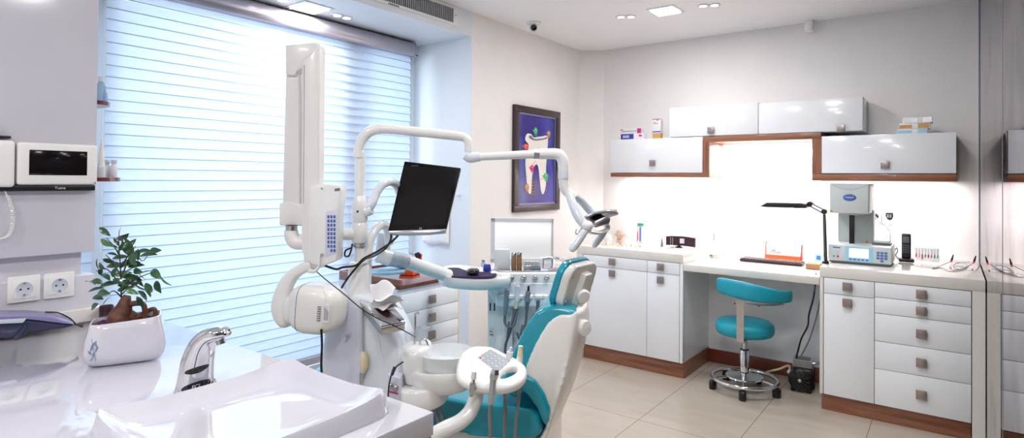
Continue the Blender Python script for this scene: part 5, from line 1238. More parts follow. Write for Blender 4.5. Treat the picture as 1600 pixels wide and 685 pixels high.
MB().lathe([(.10, .360), (.10, .376)], seatc).build('seat_plate', M_BLACK, st)
# curved backrest: an arc round the camera side of the seat
mid = math.atan2((CAMD-SR*.28).y, (CAMD-SR*.28).x); cc = c+SR*.045-CAMD*.02
rings = []; NB = 28
for i in range(NB+1):
    s = i/NB; a = mid-1.02+s*2.10; R0 = .262
    hgt = .047+.010*math.cos((s-.35)*5); zc_ = .690+.026*math.cos(s*PI)
    thk = .020
    if s < .08: k = math.sqrt(max(.02, 1-((.08-s)/.08)**2)); hgt *= .7+.3*k; thk *= k
    if s > .92: k = math.sqrt(max(.02, 1-((s-.92)/.08)**2)); hgt *= .7+.3*k; thk *= k
    rd = V((math.cos(a), math.sin(a), 0))
    rings.append([cc+rd*(R0+thk*math.copysign(abs(math.cos(b))**.6, math.cos(b)))+Z*(zc_+hgt*math.copysign(abs(math.sin(b))**.6, math.sin(b))) for b in (2*PI*k/20 for k in range(20))])
MB().rings(rings).build('backrest', M_TEALM, st, smooth=60)
d = V((math.cos(mid-.22), math.sin(mid-.22), 0)); td = Z.cross(d)
mb = MB(); pts = [c+d*.02+Z*.366, c+d*.20+Z*.366, c+d*.222+Z*.40, c+d*.232+Z*.55, c+d*.238+Z*.64]; w2 = .022
P = cr(pts, 6); rg = []
for i, p in enumerate(P):
    T = (P[min(i+1, len(P)-1)]-P[max(0, i-1)]).normalized(); nn = T.cross(td).normalized(); rg.append([p+td*w2+nn*.003, p-td*w2+nn*.003, p-td*w2-nn*.003, p+td*w2-nn*.003])
mb.rings(rg); mb.build('back_bracket', M_STEEL, st, smooth=30)
mb = MB(); rg = []
for i in range(15):
    a = mid-.35+i/14*.9+.15; rd = V((math.cos(a), math.sin(a), 0)); rg.append([cc+rd*.246+Z*.624, cc+rd*.276+Z*.624, cc+rd*.276+Z*.618, cc+rd*.246+Z*.618])
mb.rings(rg); mb.build('back_plate', M_STEEL, st, smooth=30)
for da in (-.25, .30):
    a = mid-.22+da; rd = V((math.cos(a), math.sin(a), 0)); MB().lathe([(.006, 0), (.006, .006), (.001, .008)], cc+rd*.262+Z*.617, -Z).build('bolt', M_BLACK, st)

# compressor under the desk
p = onz(1252, 612, 0); p.y += .05; t = thing('air_compressor', 'small grey and black air compressor on the floor under the desk', 'compressor', (p.x, p.y, 0))
c = V((p.x, p.y, 0))
MB().lathe([(.058, 0), (.070, .01), (.072, .06), (.066, .072), (.02, .08), (.001, .08)], c+V((0, -.10, .085)), V((-.15, 1, 0)), 28).build('motor_fan', M_BLACK, t)
mb = MB()
for k in range(12):
    a = 2*PI*k/12; mb.box(c+V((.045*math.cos(a), -.1035, .085+.045*math.sin(a))), (.006, .004, .036), Matrix.Rotation(-a+PI/2, 3, 'Y'))
mb.build('fan_grille', M_BLACKG, t)
MB().ell(c+V((0, -.107, .085)), (.012, .006, .012)).build('hub', M_SILVER, t)
MB().box(c+V((.005, .0, .10)), (.125, .16, .12), rz(6), .02, 3).build('motor_body', M_BLACK, t)
MB().box(c+V((.0, .0, .185)), (.105, .11, .05), rz(6), .015, 3).build('cylinder_head', M_GREYD, t)
mb = MB()
for k in range(5): mb.box(c+V((0, 0, .166+k*.010)), (.116, .12, .004), rz(6))
mb.build('cooling_fins', M_STEEL, t)
MB().tube([c+V((.06, -.02, .19)), c+V((.09, -.01, .195)), c+V((.11, .02, .19))], .009, 8, 4).build('outlet_pipe', M_STEEL, t)
for sx in (-.05, .05):
    for sy in (-.06, .06): MB().lathe([(.012, .0008), (.014, .004), (.010, .042)], c+V((sx, sy, 0)), seg=12).build('foot', M_BLACK, t)
MB().ell(c+V((-.075, -.04, .11)), (.016, .016, .016)).build('valve', M_PLAST, t)
cable([onz(1275, 428, .815)+V((0, -.0, 0)), ony(1273, 452, 4.030), ony(1270, 470, 4.03), ony(1264, 492, 4.06), ony(1262, 510, 4.15), ony(1252, 530, 4.25), ony(1247, 548, 4.30), ony(1244, 560, 4.33), ony(1241, 575, 4.34), ony(1240, 590, 4.33)], .0055, 'power_cable', M_BLACK, 'black curly cord hanging from the desk edge down to the compressor')
cable([ony(1282, 465, 4.45), ony(1276, 495, 4.45), ony(1265, 530, 4.45), ony(1254, 552, 4.45), ony(1247, 565, 4.43), ony(1242, 572, 4.42)], .0045, 'grey_hose', M_GREYH, 'thin pinkish grey hose slanting behind the black cord to the compressor')
cable([V((c.x-.08, c.y-.0, .10)), ony(1232, 572, 4.42), ony(1218, 577, 4.40), ony(1205, 580, 4.40), onz(1195, 583, .012)+V((0, 0, 0))], .0075, 'air_hose', M_CREAM, 'pale hose on the floor between the compressor and the stool')

# ------------------------------------------------------------------ things on the left worktop
ZL = .8785
def on_l(u, v): return onz(u, v, ZL)
p = on_l(947, 383); t = thing('jaw_model', 'white plaster tooth model at the far left of the worktop', 'model', p)
MB().lathe([(.030, 0), (.034, .02), (.036, .05), (.030, .075), (.016, .088), (.001, .09)], p+V((0, .03, 0)), sx=1, sy=.8).build('crown', M_TOOTH, t)
for dx in (-.018, .018): MB().lathe([(.014, 0), (.016, .02), (.012, .03), (.001, .032)], p+V((dx, -.002, 0)), seg=14).build('root', M_TOOTH, t)
p = on_l(966, 381); t = thing('skull_model', 'beige anatomical jaw model beside the white tooth model', 'model', p)
MB().lathe([(.022, 0), (.026, .012), (.022, .04), (.026, .055)], p+V((0, .03, .001)), sx=1.1).build('jaw', M_BEIGE, t)
MB().lathe([(.026, .05), (.048, .068), (.05, .076), (.034, .080), (.030, .100), (.022, .108), (.001, .108)], p+V((0, .03, .001)), sx=1.0, sy=.8).build('upper_skull', M_BEIGE, t)
for dx in (-.009, .011): MB().ell(p+V((dx, .008, .038)), (.004, .003, .005)).build('socket_hole', M_DKBROWN, t)
for i in range(7):
    q = on_l(958+i*7.0, 383.4+i*.55); t_ = solo(MB().lathe([(.0055, 0), (.0075, .004), (.0085, .014), (.006, .020), (.001, .021)], q, seg=12), 'tooth_sample', M_TOOTH if i % 2 else M_CREAM, ['first', 'second', 'third', 'fourth', 'fifth', 'sixth', 'seventh'][i]+' small tooth sample from the left in the row on the worktop', 'tooth model', 'tooth samples on the worktop', loc=q)
p = on_l(992, 383); t = thing('toothbrush_pack', 'upright clear toothbrush pack with green top on the left worktop', 'pack', p)
q0 = p+V((0, .10, 0))
MB().box(q0+Z*.085, (.052, .024, .168), rz(5), .006).build('blister', M_CUP, t)
MB().box(q0+Z*.158+V((.004, 0, 0)), (.048, .026, .024), rz(5), .004).build('green_top', M_GREEN, t)
MB().box(q0+V((.006, -.013, .08)), (.010, .004, .12), rz(5), .001).build('blue_brush', M_MBLUE, t)
MB().box(q0+V((-.018, -.013, .062)), (.008, .004, .08), rz(5), .001).build('red_brush', M_PINK, t)
MB().box(q0+V((.020, -.013, .08)), (.006, .004, .11), rz(5), .001).build('white_brush', M_LAV, t)
p = on_l(1031, 386); t = thing('cone_stand', 'tiny lilac cone on the left worktop by the dark device', 'cone', p)
MB().lathe([(.012, 0), (.011, .004), (.002, .072), (.0005, .075)], p+V((0, .04, 0)), seg=16).build('cone', M_LILAC, t)
p = on_l(1044, 386); solo(MB().box(p+V((0, .09, .043)), (.035, .004, .075), rz(8) @ Matrix.Rotation(-.12, 3, 'X'), .001), 'lilac_card', M_LILAC, 'small lilac card standing behind the dark curved device', 'card', loc=p+V((0, .09, .006)))
p = on_l(1061, 388); t = thing('curved_clock', 'dark brown curved desk device with a pale square display', 'clock', p)
rg = []
for i in range(17):
    s = i/16; a = (s-.5)*1.5; x = .115*math.sin(a)/.68; y = .05*(1-math.cos(a))*2.2; h0, h1 = .014+.0*s-.012*max(0, s-.7), .088-.012*abs(s-.5)
    b = p+V((x, .05+y*-.6, 0)); rg.append([b+V((0, -.008, h0)), b+V((0, .008, h0)), b+V((0, .010, h1)), b+V((0, -.006, h1))])
MB().rings(rg).build('shell', M_DKBROWN, t, smooth=40)
MB().lathe([(.030, 0), (.032, .004), (.012, .010), (.010, .02)], p+V((-.02, .05, .0005))).build('foot', M_DKBROWN, t)
MB().box(p+V((.008, .0405, .052)), (.036, .003, .038), None, .001).build('display', M_LAV, t)
mb = MB()
for i in range(6):
    for j in range(2): mb.box(p+V((-.078+j*.014, .026+j*.006, .022+i*.010)), (.004, .004, .004))
mb.build('buttons', M_PRINTW, t)

# things on the desk
ZD = .8115
def on_d(u, v): return onz(u, v, ZD)
p = on_d(1116, 400); t = thing('tool_stand', 'small white stand holding an upright thin tool on the desk', 'stand', p)
MB().ell(p+V((0, .02, .012)), (.045, .04, .016)).warp(lambda q: (q.x, q.y, max(q.z, ZD+.0005))).build('base', M_PLAST, t)
MB().tube([p+V((-.008, .02, .02)), p+V((-.008, .02, .12))], .0045, 10, 1).build('stem', M_FROST, t)
MB().tube([p+V((-.008, .02, .12)), p+V((-.009, .02, .178))], [.005, .003], 10, 1).build('tool_tip', M_LILAC, t)
MB().box(p+V((.012, -.018, .014)), (.03, .006, .012), None, .003).build('clip', M_STEEL, t)
for i, (u, v) in enumerate(((1151, 401), (1158, 402), (1164, 402.5), (1171, 401.5))):
    q = on_d(u, v); t = thing('bur_holder', ['first', 'second', 'third', 'last'][i]+' tiny lilac bur post from the left behind the keyboard', 'holder', q, 0, 'tiny posts behind the keyboard')
    MB().lathe([(.008, 0), (.008, .003), (.0025, .006), (.0022, .040), (.001, .041)], q, seg=10).build('post', M_LILAC, t)
    MB().tube([q+V((-.009, 0, .026)), q+V((.009, 0, .022))], .0018, 6, 1).build('cross_piece', M_LILAC, t)
kq_ = [on_d(*q) for q in ((1168, 400.5), (1257, 409.5), (1254, 415.5), (1158, 407))]
kc = sum(kq_, V())/4; kx = (kq_[1]-kq_[0]).normalized(); kx = X.copy(); ky = Y.copy()
t = thing('keyboard', 'dark computer keyboard lying on the desk in front of the calendar', 'keyboard', kc)
kw = ((kq_[1]-kq_[0]).length+(kq_[2]-kq_[3]).length)/2
KR = rz(0)
kc.y = 4.53; kc.x += .018; kc.z = ZD
MB().box(kc+Z*.010, (kw, .135, .016), KR, .004).build('case', M_DKBROWN, t)
for r_ in range(5):
    mb = MB(); cols = 19
    for k in range(cols):
        mb.box(kc+KR @ V(((k-9)*kw*.051, (r_-2)*.0235, .0205)), (kw*.044, .019, .006), KR, .0015, 1)
    mb.build('key_row', M_DKBROWN, t)
p = on_d(1218, 408); t = thing('desk_calendar', 'red desk calendar with white page behind the keyboard', 'calendar', p+V((0, .12, 0)))
cw = .128; b = V((p.x, p.y+.12, ZD))
MB().prism([(-.02, .0005), (.055, .0005), (.018, .128), (.012, .128)], b+X*-cw, Y, Z, X, 0, .006, .001).build('side', M_RED, t)
MB().prism([(-.02, .0005), (.055, .0005), (.018, .115), (.012, .115)], b+X*(cw-.006), Y, Z, X, 0, .008, .001).build('side', M_RED, t)
MB().box(b+V((0, .0, .012)), (cw*2-.012, .06, .034), None, .002).build('base', M_ORANGE, t)
rl = math.atan2(.032, .128); MB().box(b+V((0, -.004, .070)), (cw*2-.016, .003, .108), Matrix.Rotation(-.25, 3, 'X'), .001).build('page', M_PAPER, t)
mb = MB(); rr = random.Random(2)
PR_ = Matrix.Rotation(-.25, 3, 'X')
def onpage(x, z): return b+V((0, -.004, .070))+PR_ @ V((x, -.0017, z))
mb.tube([onpage(-.09, -.028), onpage(-.08, -.012), onpage(-.066, -.006), onpage(-.05, -.014), onpage(-.044, -.03)], .0018, 6, 4).tube([onpage(-.072, -.02), onpage(-.06, 0), onpage(-.062, .012)], .0016, 6, 3).tube([onpage(-.066, -.02), onpage(-.055, -.024)], .002, 6, 1).tube([onpage(-.036, -.026), onpage(-.03, -.018), onpage(-.022, -.022), onpage(-.016, -.028)], .002, 6, 3)
mb.build('page_drawing', M_BLACK, t)
mb = MB()
for i in range(5):
    for j in range(6): mb.box(onpage(.005+j*.016, .015-i*.011), (.006, .0006, .003), PR_)
mb.build('page_dates', M_LABEL, t)
p = on_d(1270, 421); solo(MB().box(p+V((0, .06, .0185)), (.088, .15, .036), rz(2), .003), 'tan_box', M_TAN, 'tan wooden block on the desk against the raised right worktop', 'box', loc=p+V((0, .06, .0005)))
p = on_d(1280, 411); t = thing('card_holder', 'blue and white card holder leaning behind the tan block', 'holder', p+V((0, .02, 0)))
b = V((p.x-.005, p.y+.02, ZD)); HR = rz(-10) @ Matrix.Rotation(-.12, 3, 'X')
MB().box(b+V((.004, .01, .068)), (.045, .012, .132), HR, .002).build('white_card', M_PAPER, t)
MB().box(b+V((0, -.008, .032)), (.058, .020, .060), HR, .002).build('blue_front', M_LBLUE, t)
MB().box(b+V((0, -.020, .036)), (.028, .003, .03), HR, .001).build('blue_print', M_MBLUE, t)

# desk lamp clamped at the joint of desk and worktop
lb = ony(1290, 408, 4.20); lb.z = ZL+.0
t = thing('desk_lamp', 'black jointed desk lamp with long flat head over the desk', 'desk lamp', (lb.x, lb.y, ZL))
l = lambda u, v, y=4.34: ony(u, v, y)
MB().lathe([(.020, .0005), (.020, .014), (.012, .02), (.010, .03)], (lb.x, lb.y, ZL)).build('base', M_BLACK, t)
MB().tube([V((lb.x, lb.y, ZL+.01)), l(1288, 336)], [.011, .0095], 12, 1).build('lower_arm', M_BLACK, t)
MB().lathe([(.017, -.014), (.018, -.010), (.018, .010), (.017, .014)], l(1288, 331), Y).build('elbow_joint', M_BLACK, t)
for dv in (-3, 3): MB().tube([l(1287, 331+dv), l(1266, 320+dv*.9)], .005, 8, 1).build('upper_arm', M_GREYD, t)
MB().lathe([(.017, -.014), (.018, -.010), (.018, .010), (.017, .014)], l(1265, 319.5), Y).build('head_joint', M_BLACK, t)
mb = MB(); mb.tube([l(1252, 316), l(1258, 313), l(1266, 314.5), l(1272, 319)], .0022, 6, 4); mb.build('wire', M_BLACK, t)
q0, q1 = l(1262, 323.5), l(1190, 321.5)
MB().prism([(q1.x, q1.z-.004), (q1.x+.05, q1.z+.026), (q0.x-.03, q0.z+.026), (q0.x, q0.z+.018), (q0.x, q0.z-.008), (q0.x-.07, q0.z-.010), (q0.x-.08, q0.z-.004), (q1.x+.03, q1.z-.006)], (0, 0, 0), X, Z, Y, 4.28, 4.40, .004).build('lamp_head', M_BLACK, t)
MB().bb(q1.x+.03, q0.x-.085, 4.29, 4.39, q1.z-.0085, q1.z-.0063).build('tube_cover', M_FROST, t)

# porcelain furnace on the right worktop
FY = 4.30
fr_ = lambda u, v, y=FY: ony(u, v, y)
t = thing('dental_furnace', 'grey porcelain furnace with upper heating chamber and blue control panel', 'furnace', V((fr_(1344, 414).x, FY+.14, ZL)))
x0, x1 = fr_(1294, 400).x, fr_(1393, 400).x; z0 = ZL+.010; z1 = fr_(1344, 384).z
MB().prism([(FY-.012, z0+.004), (FY+.30, z0+.004), (FY+.30, z1+.004), (FY+.03, z1+.004), (FY, z1-.006)], (x0, 0, 0), Y, Z, X, 0, x1-x0, .005, 3).build('base_unit', M_FURN, t)
MB().bb(x0+.006, x1-.006, FY-.004, FY+.29, ZL+.004, z0+.006).build('lower_edge', M_GREYD, t)
for xx in (x0+.03, x1-.03):
    for yy in (FY+.02, FY+.26): MB().lathe([(.011, 0), (.011, .006)], (xx, yy, ZL+.0005), seg=12).build('foot', M_BLACK, t)
fw = V((0, z1-.006-(z0+.004), 0)); fn = V((0, -1, 0))
slope = ((z1-.006)-(z0+.004)); fd = V((0, .012, slope)).normalized(); fnn = V((0, -fd.z, fd.y))
FB = V((x0, FY-.012, z0+.004)); W_ = x1-x0; Hh = slope
def panel(u0, u1, v0, v1, th, name, m, bev=0): return MB().prism([(u0*W_, v0*Hh), (u1*W_, v0*Hh), (u1*W_, v1*Hh), (u0*W_, v1*Hh)], FB, X, fd, fnn, .0002, th, bev).build(name, m, t)
panel(.28, .72, .05, .97, .0012, 'blue_panel', M_LBLUE); panel(.345, .655, .28, .86, .003, 'display', M_LCD, .001)
panel(.06, .25, .2, .62, .0012, 'button_field', M_FROST)
for u, m in ((.10, M_GREEN), (.165, M_RED)): panel(u-.018, u+.018, .22, .34, .0025, 'button', m)
for i in range(5): panel(.35+i*.065, .39+i*.065, .12, .20, .0025, 'soft_key', M_MBLUE)
for i in range(3):
    for j in range(4):
        if j == 0 and i != 1: continue
        panel(.775+i*.06, .82+i*.06, .12+j*.17, .24+j*.17, .0025, 'number_key', M_MBLUE)
panel(.08, .20, .82, .88, .0015, 'name_strip', M_MBLUE)
hx0, hx1 = fr_(1297, 300).x, fr_(1359, 300).x; hz0, hz1 = fr_(1330, 334).z, fr_(1330, 287).z
ins = [(hx0, hz0), (hx1, hz0), (hx1+.002, hz1), (hx0-.002, hz1)]
MB().prism(ins, (0, 0, 0), X, Z, -Y, -(FY+.26), -(FY-.03), .012, 3).build('heating_chamber', M_FURN, t)
lo = [(hx0+.004+(hx1-hx0-.008)*k/12, hz1-.004-.035*math.sin(PI*k/12)) for k in range(13)]; lo += [(hx1-.004, hz1-.002), (hx0+.004, hz1-.002)]
MB().prism(lo, (0, 0, 0), X, Z, -Y, -(FY-.0302), -(FY-.0325), 0).build('chamber_arch', M_FROST, t)
O = fr_(1327.5, 309, FY-.031)
MB().lathe([(.036, 0), (.037, .002), (.034, .004), (.001, .004)], O+Y*.0008, -Y, sx=1, sy=.58).build('logo_oval', M_MBLUE, t)
mb = MB(); mb.tube([O+V((-.024, -.0048, -.002)), O+V((-.016, -.0048, .004)), O+V((-.008, -.0048, -.003)), O+V((0, -.0048, .004)), O+V((.008, -.0048, -.003)), O+V((.016, -.0048, .004)), O+V((.024, -.0048, -.001))], .0018, 6, 4); mb.build('logo_script', M_PRINTW, t)
MB().bb(fr_(1303, 370).x, fr_(1361, 370).x, FY+.16, FY+.26, z1, hz0+.02, .004).build('rear_column', M_FURN, t)
cxx = fr_(1331, 350, FY+.06).x
MB().bb(cxx-.014, cxx+.014, FY+.05, FY+.078, z1, hz0-.004, .002).build('lift_rod', M_BLACK, t)
MB().bb(cxx-.05, cxx+.05, FY+.02, FY+.11, hz0-.012, hz0-.0005, .004).build('chamber_floor', M_STEEL, t)
for xx, zz_ in ((hx0+.012, hz0+.012), (cxx+.075, z1+.012)): MB().prism([(-.012, -.009), (.012, -.009), (0, .012)], (xx, 0, zz_), X, Z, -Y, -(FY-.0305 if zz_ > z1+.1 else FY+.1595), -(FY-.0325 if zz_ > z1+.1 else FY+.157)).build('warning_label', M_CARD, t)
bx = fr_(1377, 384, FY+.05); sx0 = bx.x
t2 = thing('adapter_box', 'small white adapter on a dark plate on top of the furnace base', 'adapter', (sx0, FY+.13, z1+.004))
MB().bb(sx0-.052, sx0+.048, FY+.06, FY+.19, z1+.0045, z1+.016, .002).build('dark_plate', M_GREYD, t2)
MB().bb(sx0-.038, sx0+.042, FY+.07, FY+.18, z1+.0165, z1+.034, .004).build('white_case', M_PRINTW, t2)
# wall sockets and plugs behind
def wsock(u, v, label, grp='wall sockets above the desk', plain=False):
    q = ony(u, v, YB-.0005); s = .040; t = thing('wall_socket', label, 'socket', q, 0, grp)
    MB().bb(q.x-s, q.x+s, YB-.009, YB-.0005, q.z-s, q.z+s, .003).build('plate', M_PLAST, t)
    if not plain:
        MB().lathe([(.022, 0), (.022, .0012), (.001, .0012)], (q.x, YB-.009, q.z), -Y).build('well', M_FROST, t)
        for dx in (-.009, .009): MB().lathe([(.003, .0012), (.003, .0022), (.0005, .0022)], (q.x+dx, YB-.009, q.z), -Y, 8).build('pin_hole', M_BLACK, t)
    return q
wsock(1117, 330, 'blank plate at the left of the triple socket above the desk', plain=True)
wsock(1133.5, 328, 'middle plate of the triple socket above the desk'); wsock(1150.5, 328.5, 'right plate of the triple socket above the desk')
wsock(1369, 340, 'socket with the round black plug right of the furnace', 'wall sockets right of the furnace', True); wsock(1387, 341, 'socket with the square black adapter right of the furnace', 'wall sockets right of the furnace', True)
q = ony(1368, 338, YB-.01); t = thing('round_plug', 'round black plug with a bent cable in the wall socket by the furnace', 'plug', q)
MB().lathe([(.020, .0005), (.022, .006), (.022, .022), (.014, .034), (.001, .036)], q, -Y).build('plug', M_BLACK, t)
MB().tube([q-Y*.03, ony(1374, 347, 4.85), ony(1384, 353, 4.8), ony(1390, 362, 4.7), ony(1391, 374, 4.56), V((ony(1391, 379, 4.48).x, 4.48, z1+.010))], .0045, 8, 5).build('cable', M_GREYD, t)
q = ony(1390, 338, YB-.01); t = thing('square_adapter', 'square black adapter with a thin lead in the wall socket by the furnace', 'plug', q)
MB().prism([(-.022, .026), (.022, .026), (.024, .0), (.014, -.024), (-.010, -.024), (-.022, 0)], q, X, Z, -Y, .0005, .035, .004).build('adapter', M_BLACK, t)
mb = MB()
for sx in (-.008, .008):
    for sz in (-.006, .006): mb.bb(q.x+sx-.005, q.x+sx+.005, q.y-.0365, q.y-.035, q.z+sz+.002-.004, q.z+sz+.002+.004)
mb.build('print', M_LABEL, t)
MB().tube([q-Y*.02-Z*.024, ony(1389, 352, 4.85), ony(1386, 364, 4.7), ony(1385, 373, 4.52), V((ony(1383, 378, 4.42).x, 4.42, z1+.036))], .0022, 6, 5).build('lead', M_GREYH, t)

# cordless phone, file rack, leads
p = onz(1415, 411, ZL); t = thing('cordless_phone', 'black cordless phone upright in its cradle on the right worktop', 'telephone', p+V((0, .05, 0)))
b = p+V((0, .06, 0))
MB().box(b+Z*.012, (.085, .085, .022), rz(6), .006, 3).build('cradle', M_BLACK, t)
HR = rz(4) @ Matrix.Rotation(-.08, 3, 'X')
MB().box(b+V((0, .008, .103)), (.052, .026, .165), HR, .010, 3).build('handset', M_BLACK, t)
MB().box(b+V((0, -.012, .145)), (.036, .003, .040), HR, .001).build('screen', M_GREYD, t)
mb = MB()
for i in range(3):
    for j in range(4): mb.box(b+V((-.013+i*.013, -.0105, .065+j*.014)), (.009, .003, .008), HR, .001, 1)
mb.build('keys', M_GREYD, t)
cable([b+V((-.045, .02, .012)), b+V((-.065, .015, .05)), b+V((-.055, .02, .085)), b+V((-.05, .03, .06)), b+V((-.075, .02, .012)), b+V((-.085, .0, .006))], .0035, 'phone_cord', M_GREYD, 'grey cord looping beside the black cordless phone')
p = onz(1448, 410, ZL); t = thing('file_rack', 'clear rack with coloured needle files on the right worktop', 'rack', p+V((0, .03, 0)))
b = p+V((0, .03, 0))
MB().box(b+Z*.046, (.135, .020, .09), None, .004).build('clear_rack', M_CUP, t)
for i, m in enumerate((M_RED, M_LBLUE, M_RED, M_GREEN, M_RED, M_GREEN, M_GREYD, M_GREEN)):
    x = -.058+i*.0165; MB().tube([b+V((x, -.012, .028-(.012 if i == 2 else 0))), b+V((x+.001, -.012, .048))], .0042, 8, 1).build('file_handle', m, t); MB().tube([b+V((x+.001, -.012, .048)), b+V((x+.002, -.012, .086))], .0015, 6, 1).build('file_blade', M_STEEL, t)
def lead(u0, pts, label, tip):
    t = thing('test_lead', label, 'lead', onz(*u0, ZL+.004))
    MB().tube([onz(u, v, ZL+.004+dz) for u, v, dz in pts], .0022, 6, 6).build('wire', M_GREYH, t)
    (u, v, z_), (u2, v2, z2) = tip; A_, B_ = onz(u, v, ZL+.004+z_), onz(u2, v2, ZL+.004+z2)
    A_ = onz(u, v, ZL+z_); B_ = A_+V((.012, -.003, .05))
    MB().tube([A_, A_.lerp(B_, .3)], [.0045, .0065], 8, 1).build('red_sleeve', M_RED, t); MB().tube([A_.lerp(B_, .3), B_], [.0065, .003], 8, 1).build('black_sleeve', M_BLACK, t)
lead((1460, 420), [(1485, 409, .02), (1476, 413, .01), (1464, 418, 0), (1457, 420, 0), (1470, 418.5, 0), (1482, 424, 0), (1496, 424, 0), (1510, 420, 0)], 'grey wire lead with black and red clip, nearer the file rack', ((1486, 410, .01), (1489, 396, 0)))
lead((1505, 420), [(1520, 412, .02), (1513, 416, .01), (1500, 421, 0), (1490, 417, 0), (1494, 412, 0), (1506, 411, 0), (1512, 416, 0), (1505, 420, 0), (1488, 423, 0)], 'grey wire lead with black clip beside the glass partition', ((1521, 412, .01), (1523, 398, 0)))
p = onz(1500, 413, ZL); solo(MB().box(p+V((0, .06, .009)), (.10, .06, .016), rz(-8), .004), 'clear_tray', M_CUP, 'low clear plastic tray behind the grey leads', 'tray', loc=p+V((0, .06, .001)))

# ------------------------------------------------------------------ on top of the wall cabinets
YT = 4.68
def on_u(u, v, z): return onz(u, v, z)
zA = 1.7515
p = ony(985, 217, YT); p.z = zA
t = thing('toothpaste_box', 'blue and white toothpaste box with clear end lying on the far wall cabinet', 'box', p)
bw = lambda u: ony(u, 210, YT).x
zb_ = lambda v: ony(985, v, YT).z
MB().bb(bw(970), bw(1006), YT, YT+.06, zA+.0006, zb_(209), .001).build('carton', M_PRINTW, t)
MB().bb(bw(970), bw(990), YT-.0006, YT, zA+.003, zb_(209.4)).build('blue_print', M_BLUE, t)
mb = MB()
for i in range(5): mb.bb(bw(973.5+i*2), bw(974.6+i*2), YT-.001, YT-.0006, zb_(215.5), zb_(211.5))
mb.build('lettering', M_PRINTW, t)
MB().bb(bw(998), bw(1003), YT-.0008, YT, zb_(214), zb_(211.2)).build('pink_print', M_MAGENTA, t)
p2 = p+V((0, .0, 0)); z1_ = zb_(209)+.0006
t = thing('toothpaste_box', 'white toothpaste box with magenta end resting on top of the blue one', 'box', (p.x, p.y, z1_))
MB().bb(bw(969), bw(1002), YT, YT+.05, z1_, zb_(201), .001).build('carton', M_PRINTW, t)
MB().bb(bw(995.5), bw(1001.6), YT-.0006, YT, z1_+.001, zb_(201.3)).build('magenta_end', M_MAGENTA, t)
MB().bb(bw(969.5), bw(973.5), YT-.0006, YT, zb_(203.6), zb_(202)).build('red_print', M_RED, t)
MB().bb(bw(972), bw(992), YT-.0006, YT, zb_(205.6), zb_(204.6)).build('text_line', M_LABEL, t)
text('K', 'letter', M_BLACK, t, V((bw(994), YT-.0012, (zb_(208)+zb_(202))/2)), X, Z, .022)
p = ony(1026, 216, YT); t = thing('tall_carton', 'tall narrow white carton with tan base standing on the far wall cabinet', 'carton', (p.x, YT+.03, zA))
z2_, z3_ = zb_(210), zb_(188)
x0, x1 = bw(1019.5), bw(1032)
MB().bb(x0, x1, YT, YT+.05, zA+.0006, z2_).build('tan_base', M_CARD, t); MB().bb(x0, x1, YT, YT+.05, z2_, z3_, .001).build('carton', M_PRINTW, t)
MB().bb(x0, x1, YT-.0006, YT, zb_(208.6), zb_(207)).build('purple_band', M_BLUE, t); MB().bb(bw(1021), bw(1028), YT-.0006, YT, zb_(195.8), zb_(194.9)).build('text_line', M_LABEL, t); MB().bb(bw(1021), bw(1024), YT-.0006, YT, zb_(194), zb_(193)).build('text_line', M_LABEL, t)
MB().bb(x0, x1, YT-.0006, YT, z3_-.008, z3_-.001).build('top_band', M_LABEL, t); MB().bb(bw(1026.5), bw(1028), YT-.001, YT-.0006, z3_-.02, z3_-.001).build('red_mark', M_RED, t)
zB = 1.7234
zq = lambda v: ony(1430, v, YT).z
zl = [zB+.0005, zq(201.5), zq(192.5), zq(183.5)]
for i, (u0, u1, um, m, lb) in enumerate([(1402, 1449, 1430, M_LBLUE, 'blue and white box at the bottom of the stack on the near wall cabinet'), (1405, 1453, 1430, M_CARD, 'tan and white box in the middle of the stack on the near wall cabinet'), (1410, 1457, 1438, M_SILVER, 'white and grey box on top of the stack on the near wall cabinet')]):
    xa_, xb_ = bw(u0), bw(u1); t = thing('small_box', lb, 'box', ((xa_+xb_)/2, YT+.05, zl[i]), 0, 'small boxes on the wall cabinet')
    MB().bb(xa_, xb_, YT, YT+.10, zl[i]+.0004, zl[i+1]-.0004, .001).build('carton', M_PRINTW, t)
    h_ = zl[i+1]-zl[i]
    MB().bb(xa_+.002, bw(um-5), YT-.0006, YT, zl[i]+h_*.12, zl[i]+h_*.75).build('front_print', m, t); MB().bb(bw(um+4), xb_-.004, YT-.0006, YT, zl[i]+h_*.12, zl[i]+h_*.95).build('end_print', m, t)

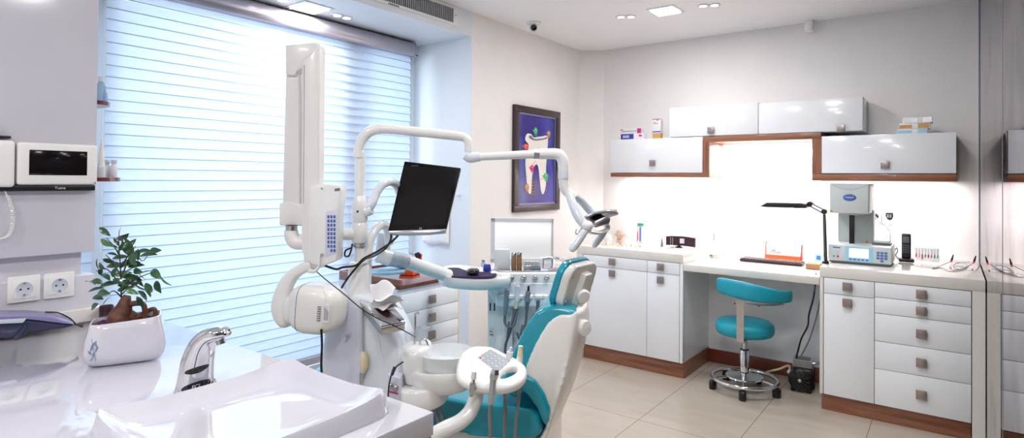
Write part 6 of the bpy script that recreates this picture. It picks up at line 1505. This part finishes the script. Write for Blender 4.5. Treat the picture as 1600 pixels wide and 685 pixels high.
# ------------------------------------------------------------------ light
def area(name, loc, rot, sx, sy, power, col=(1, 1, 1), spread=None):
    l = bpy.data.lights.new(name, 'AREA'); l.shape = 'RECTANGLE'; l.size = sx; l.size_y = sy; l.energy = power; l.color = col
    if spread: l.spread = spread
    o = bpy.data.objects.new(name, l); C.objects.link(o); o.location = loc; o.rotation_euler = rot; return o
# daylight outside the window
area('daylight_panel', (-4.5, 1.85, 1.75), (0, math.radians(-90), 0), 1.6, 1.1, 23, (.98, .99, 1))
area('sky_panel', (-4.8, 1.7, 1.5), (0, math.radians(-90), 0), 4.0, 4.8, 84, (.44, .70, 1))
# strip lights under the wall cabinets
area('cabinet_strip_light', (-1.95, 4.82, 1.42), (math.radians(6), 0, 0), .78, .05, 8, (1, .97, .96))
area('cabinet_strip_light', (-1.155, 4.80, 1.69), (math.radians(6), 0, 0), .72, .05, 19, (1, .98, .98))
area('cabinet_strip_light', (-.38, 4.82, 1.40), (math.radians(6), 0, 0), .76, .05, 8, (1, .94, .95))
# beams of the two square lights, then added fill lamps
for x, y in ((-1.646, 4.023), (-3.146, 2.124)): area('ceiling_beam_or_fill', (x, y, (ZC if x > -2 else ZR)-.02), (0, 0, 0), .18, .18, 10, (1, .97, .95))
for x, y in ((-1.6, 2.5), (-.55, 1.7), (-.6, 3.0), (.9, .6), (-.3, .1), (-1.5, -.6), (-.2, -.8), (1.2, 2.0)): area('ceiling_beam_or_fill', (x, y, ZC-.02), (0, 0, 0), .22, .22, 15.5, (1, .985, .975))  # unseen fill lamps added at ceiling height, without fixtures
w = bpy.data.worlds.new('world'); bpy.context.scene.world = w; w.use_nodes = True
w.node_tree.nodes['Background'].inputs[0].default_value = (.80, .88, 1, 1); w.node_tree.nodes['Background'].inputs[1].default_value = .8
sc = bpy.context.scene
sc.view_settings.view_transform = 'Standard'; sc.view_settings.look = 'None'; sc.view_settings.exposure = 0
sc.cycles.use_denoising = True; sc.cycles.max_bounces = 10; sc.cycles.diffuse_bounces = 6; sc.cycles.glossy_bounces = 5; sc.cycles.transparent_max_bounces = 16; sc.cycles.transmission_bounces = 8
sc.cycles.sample_clamp_indirect = 6; sc.cycles.caustics_reflective = False; sc.cycles.caustics_refractive = False
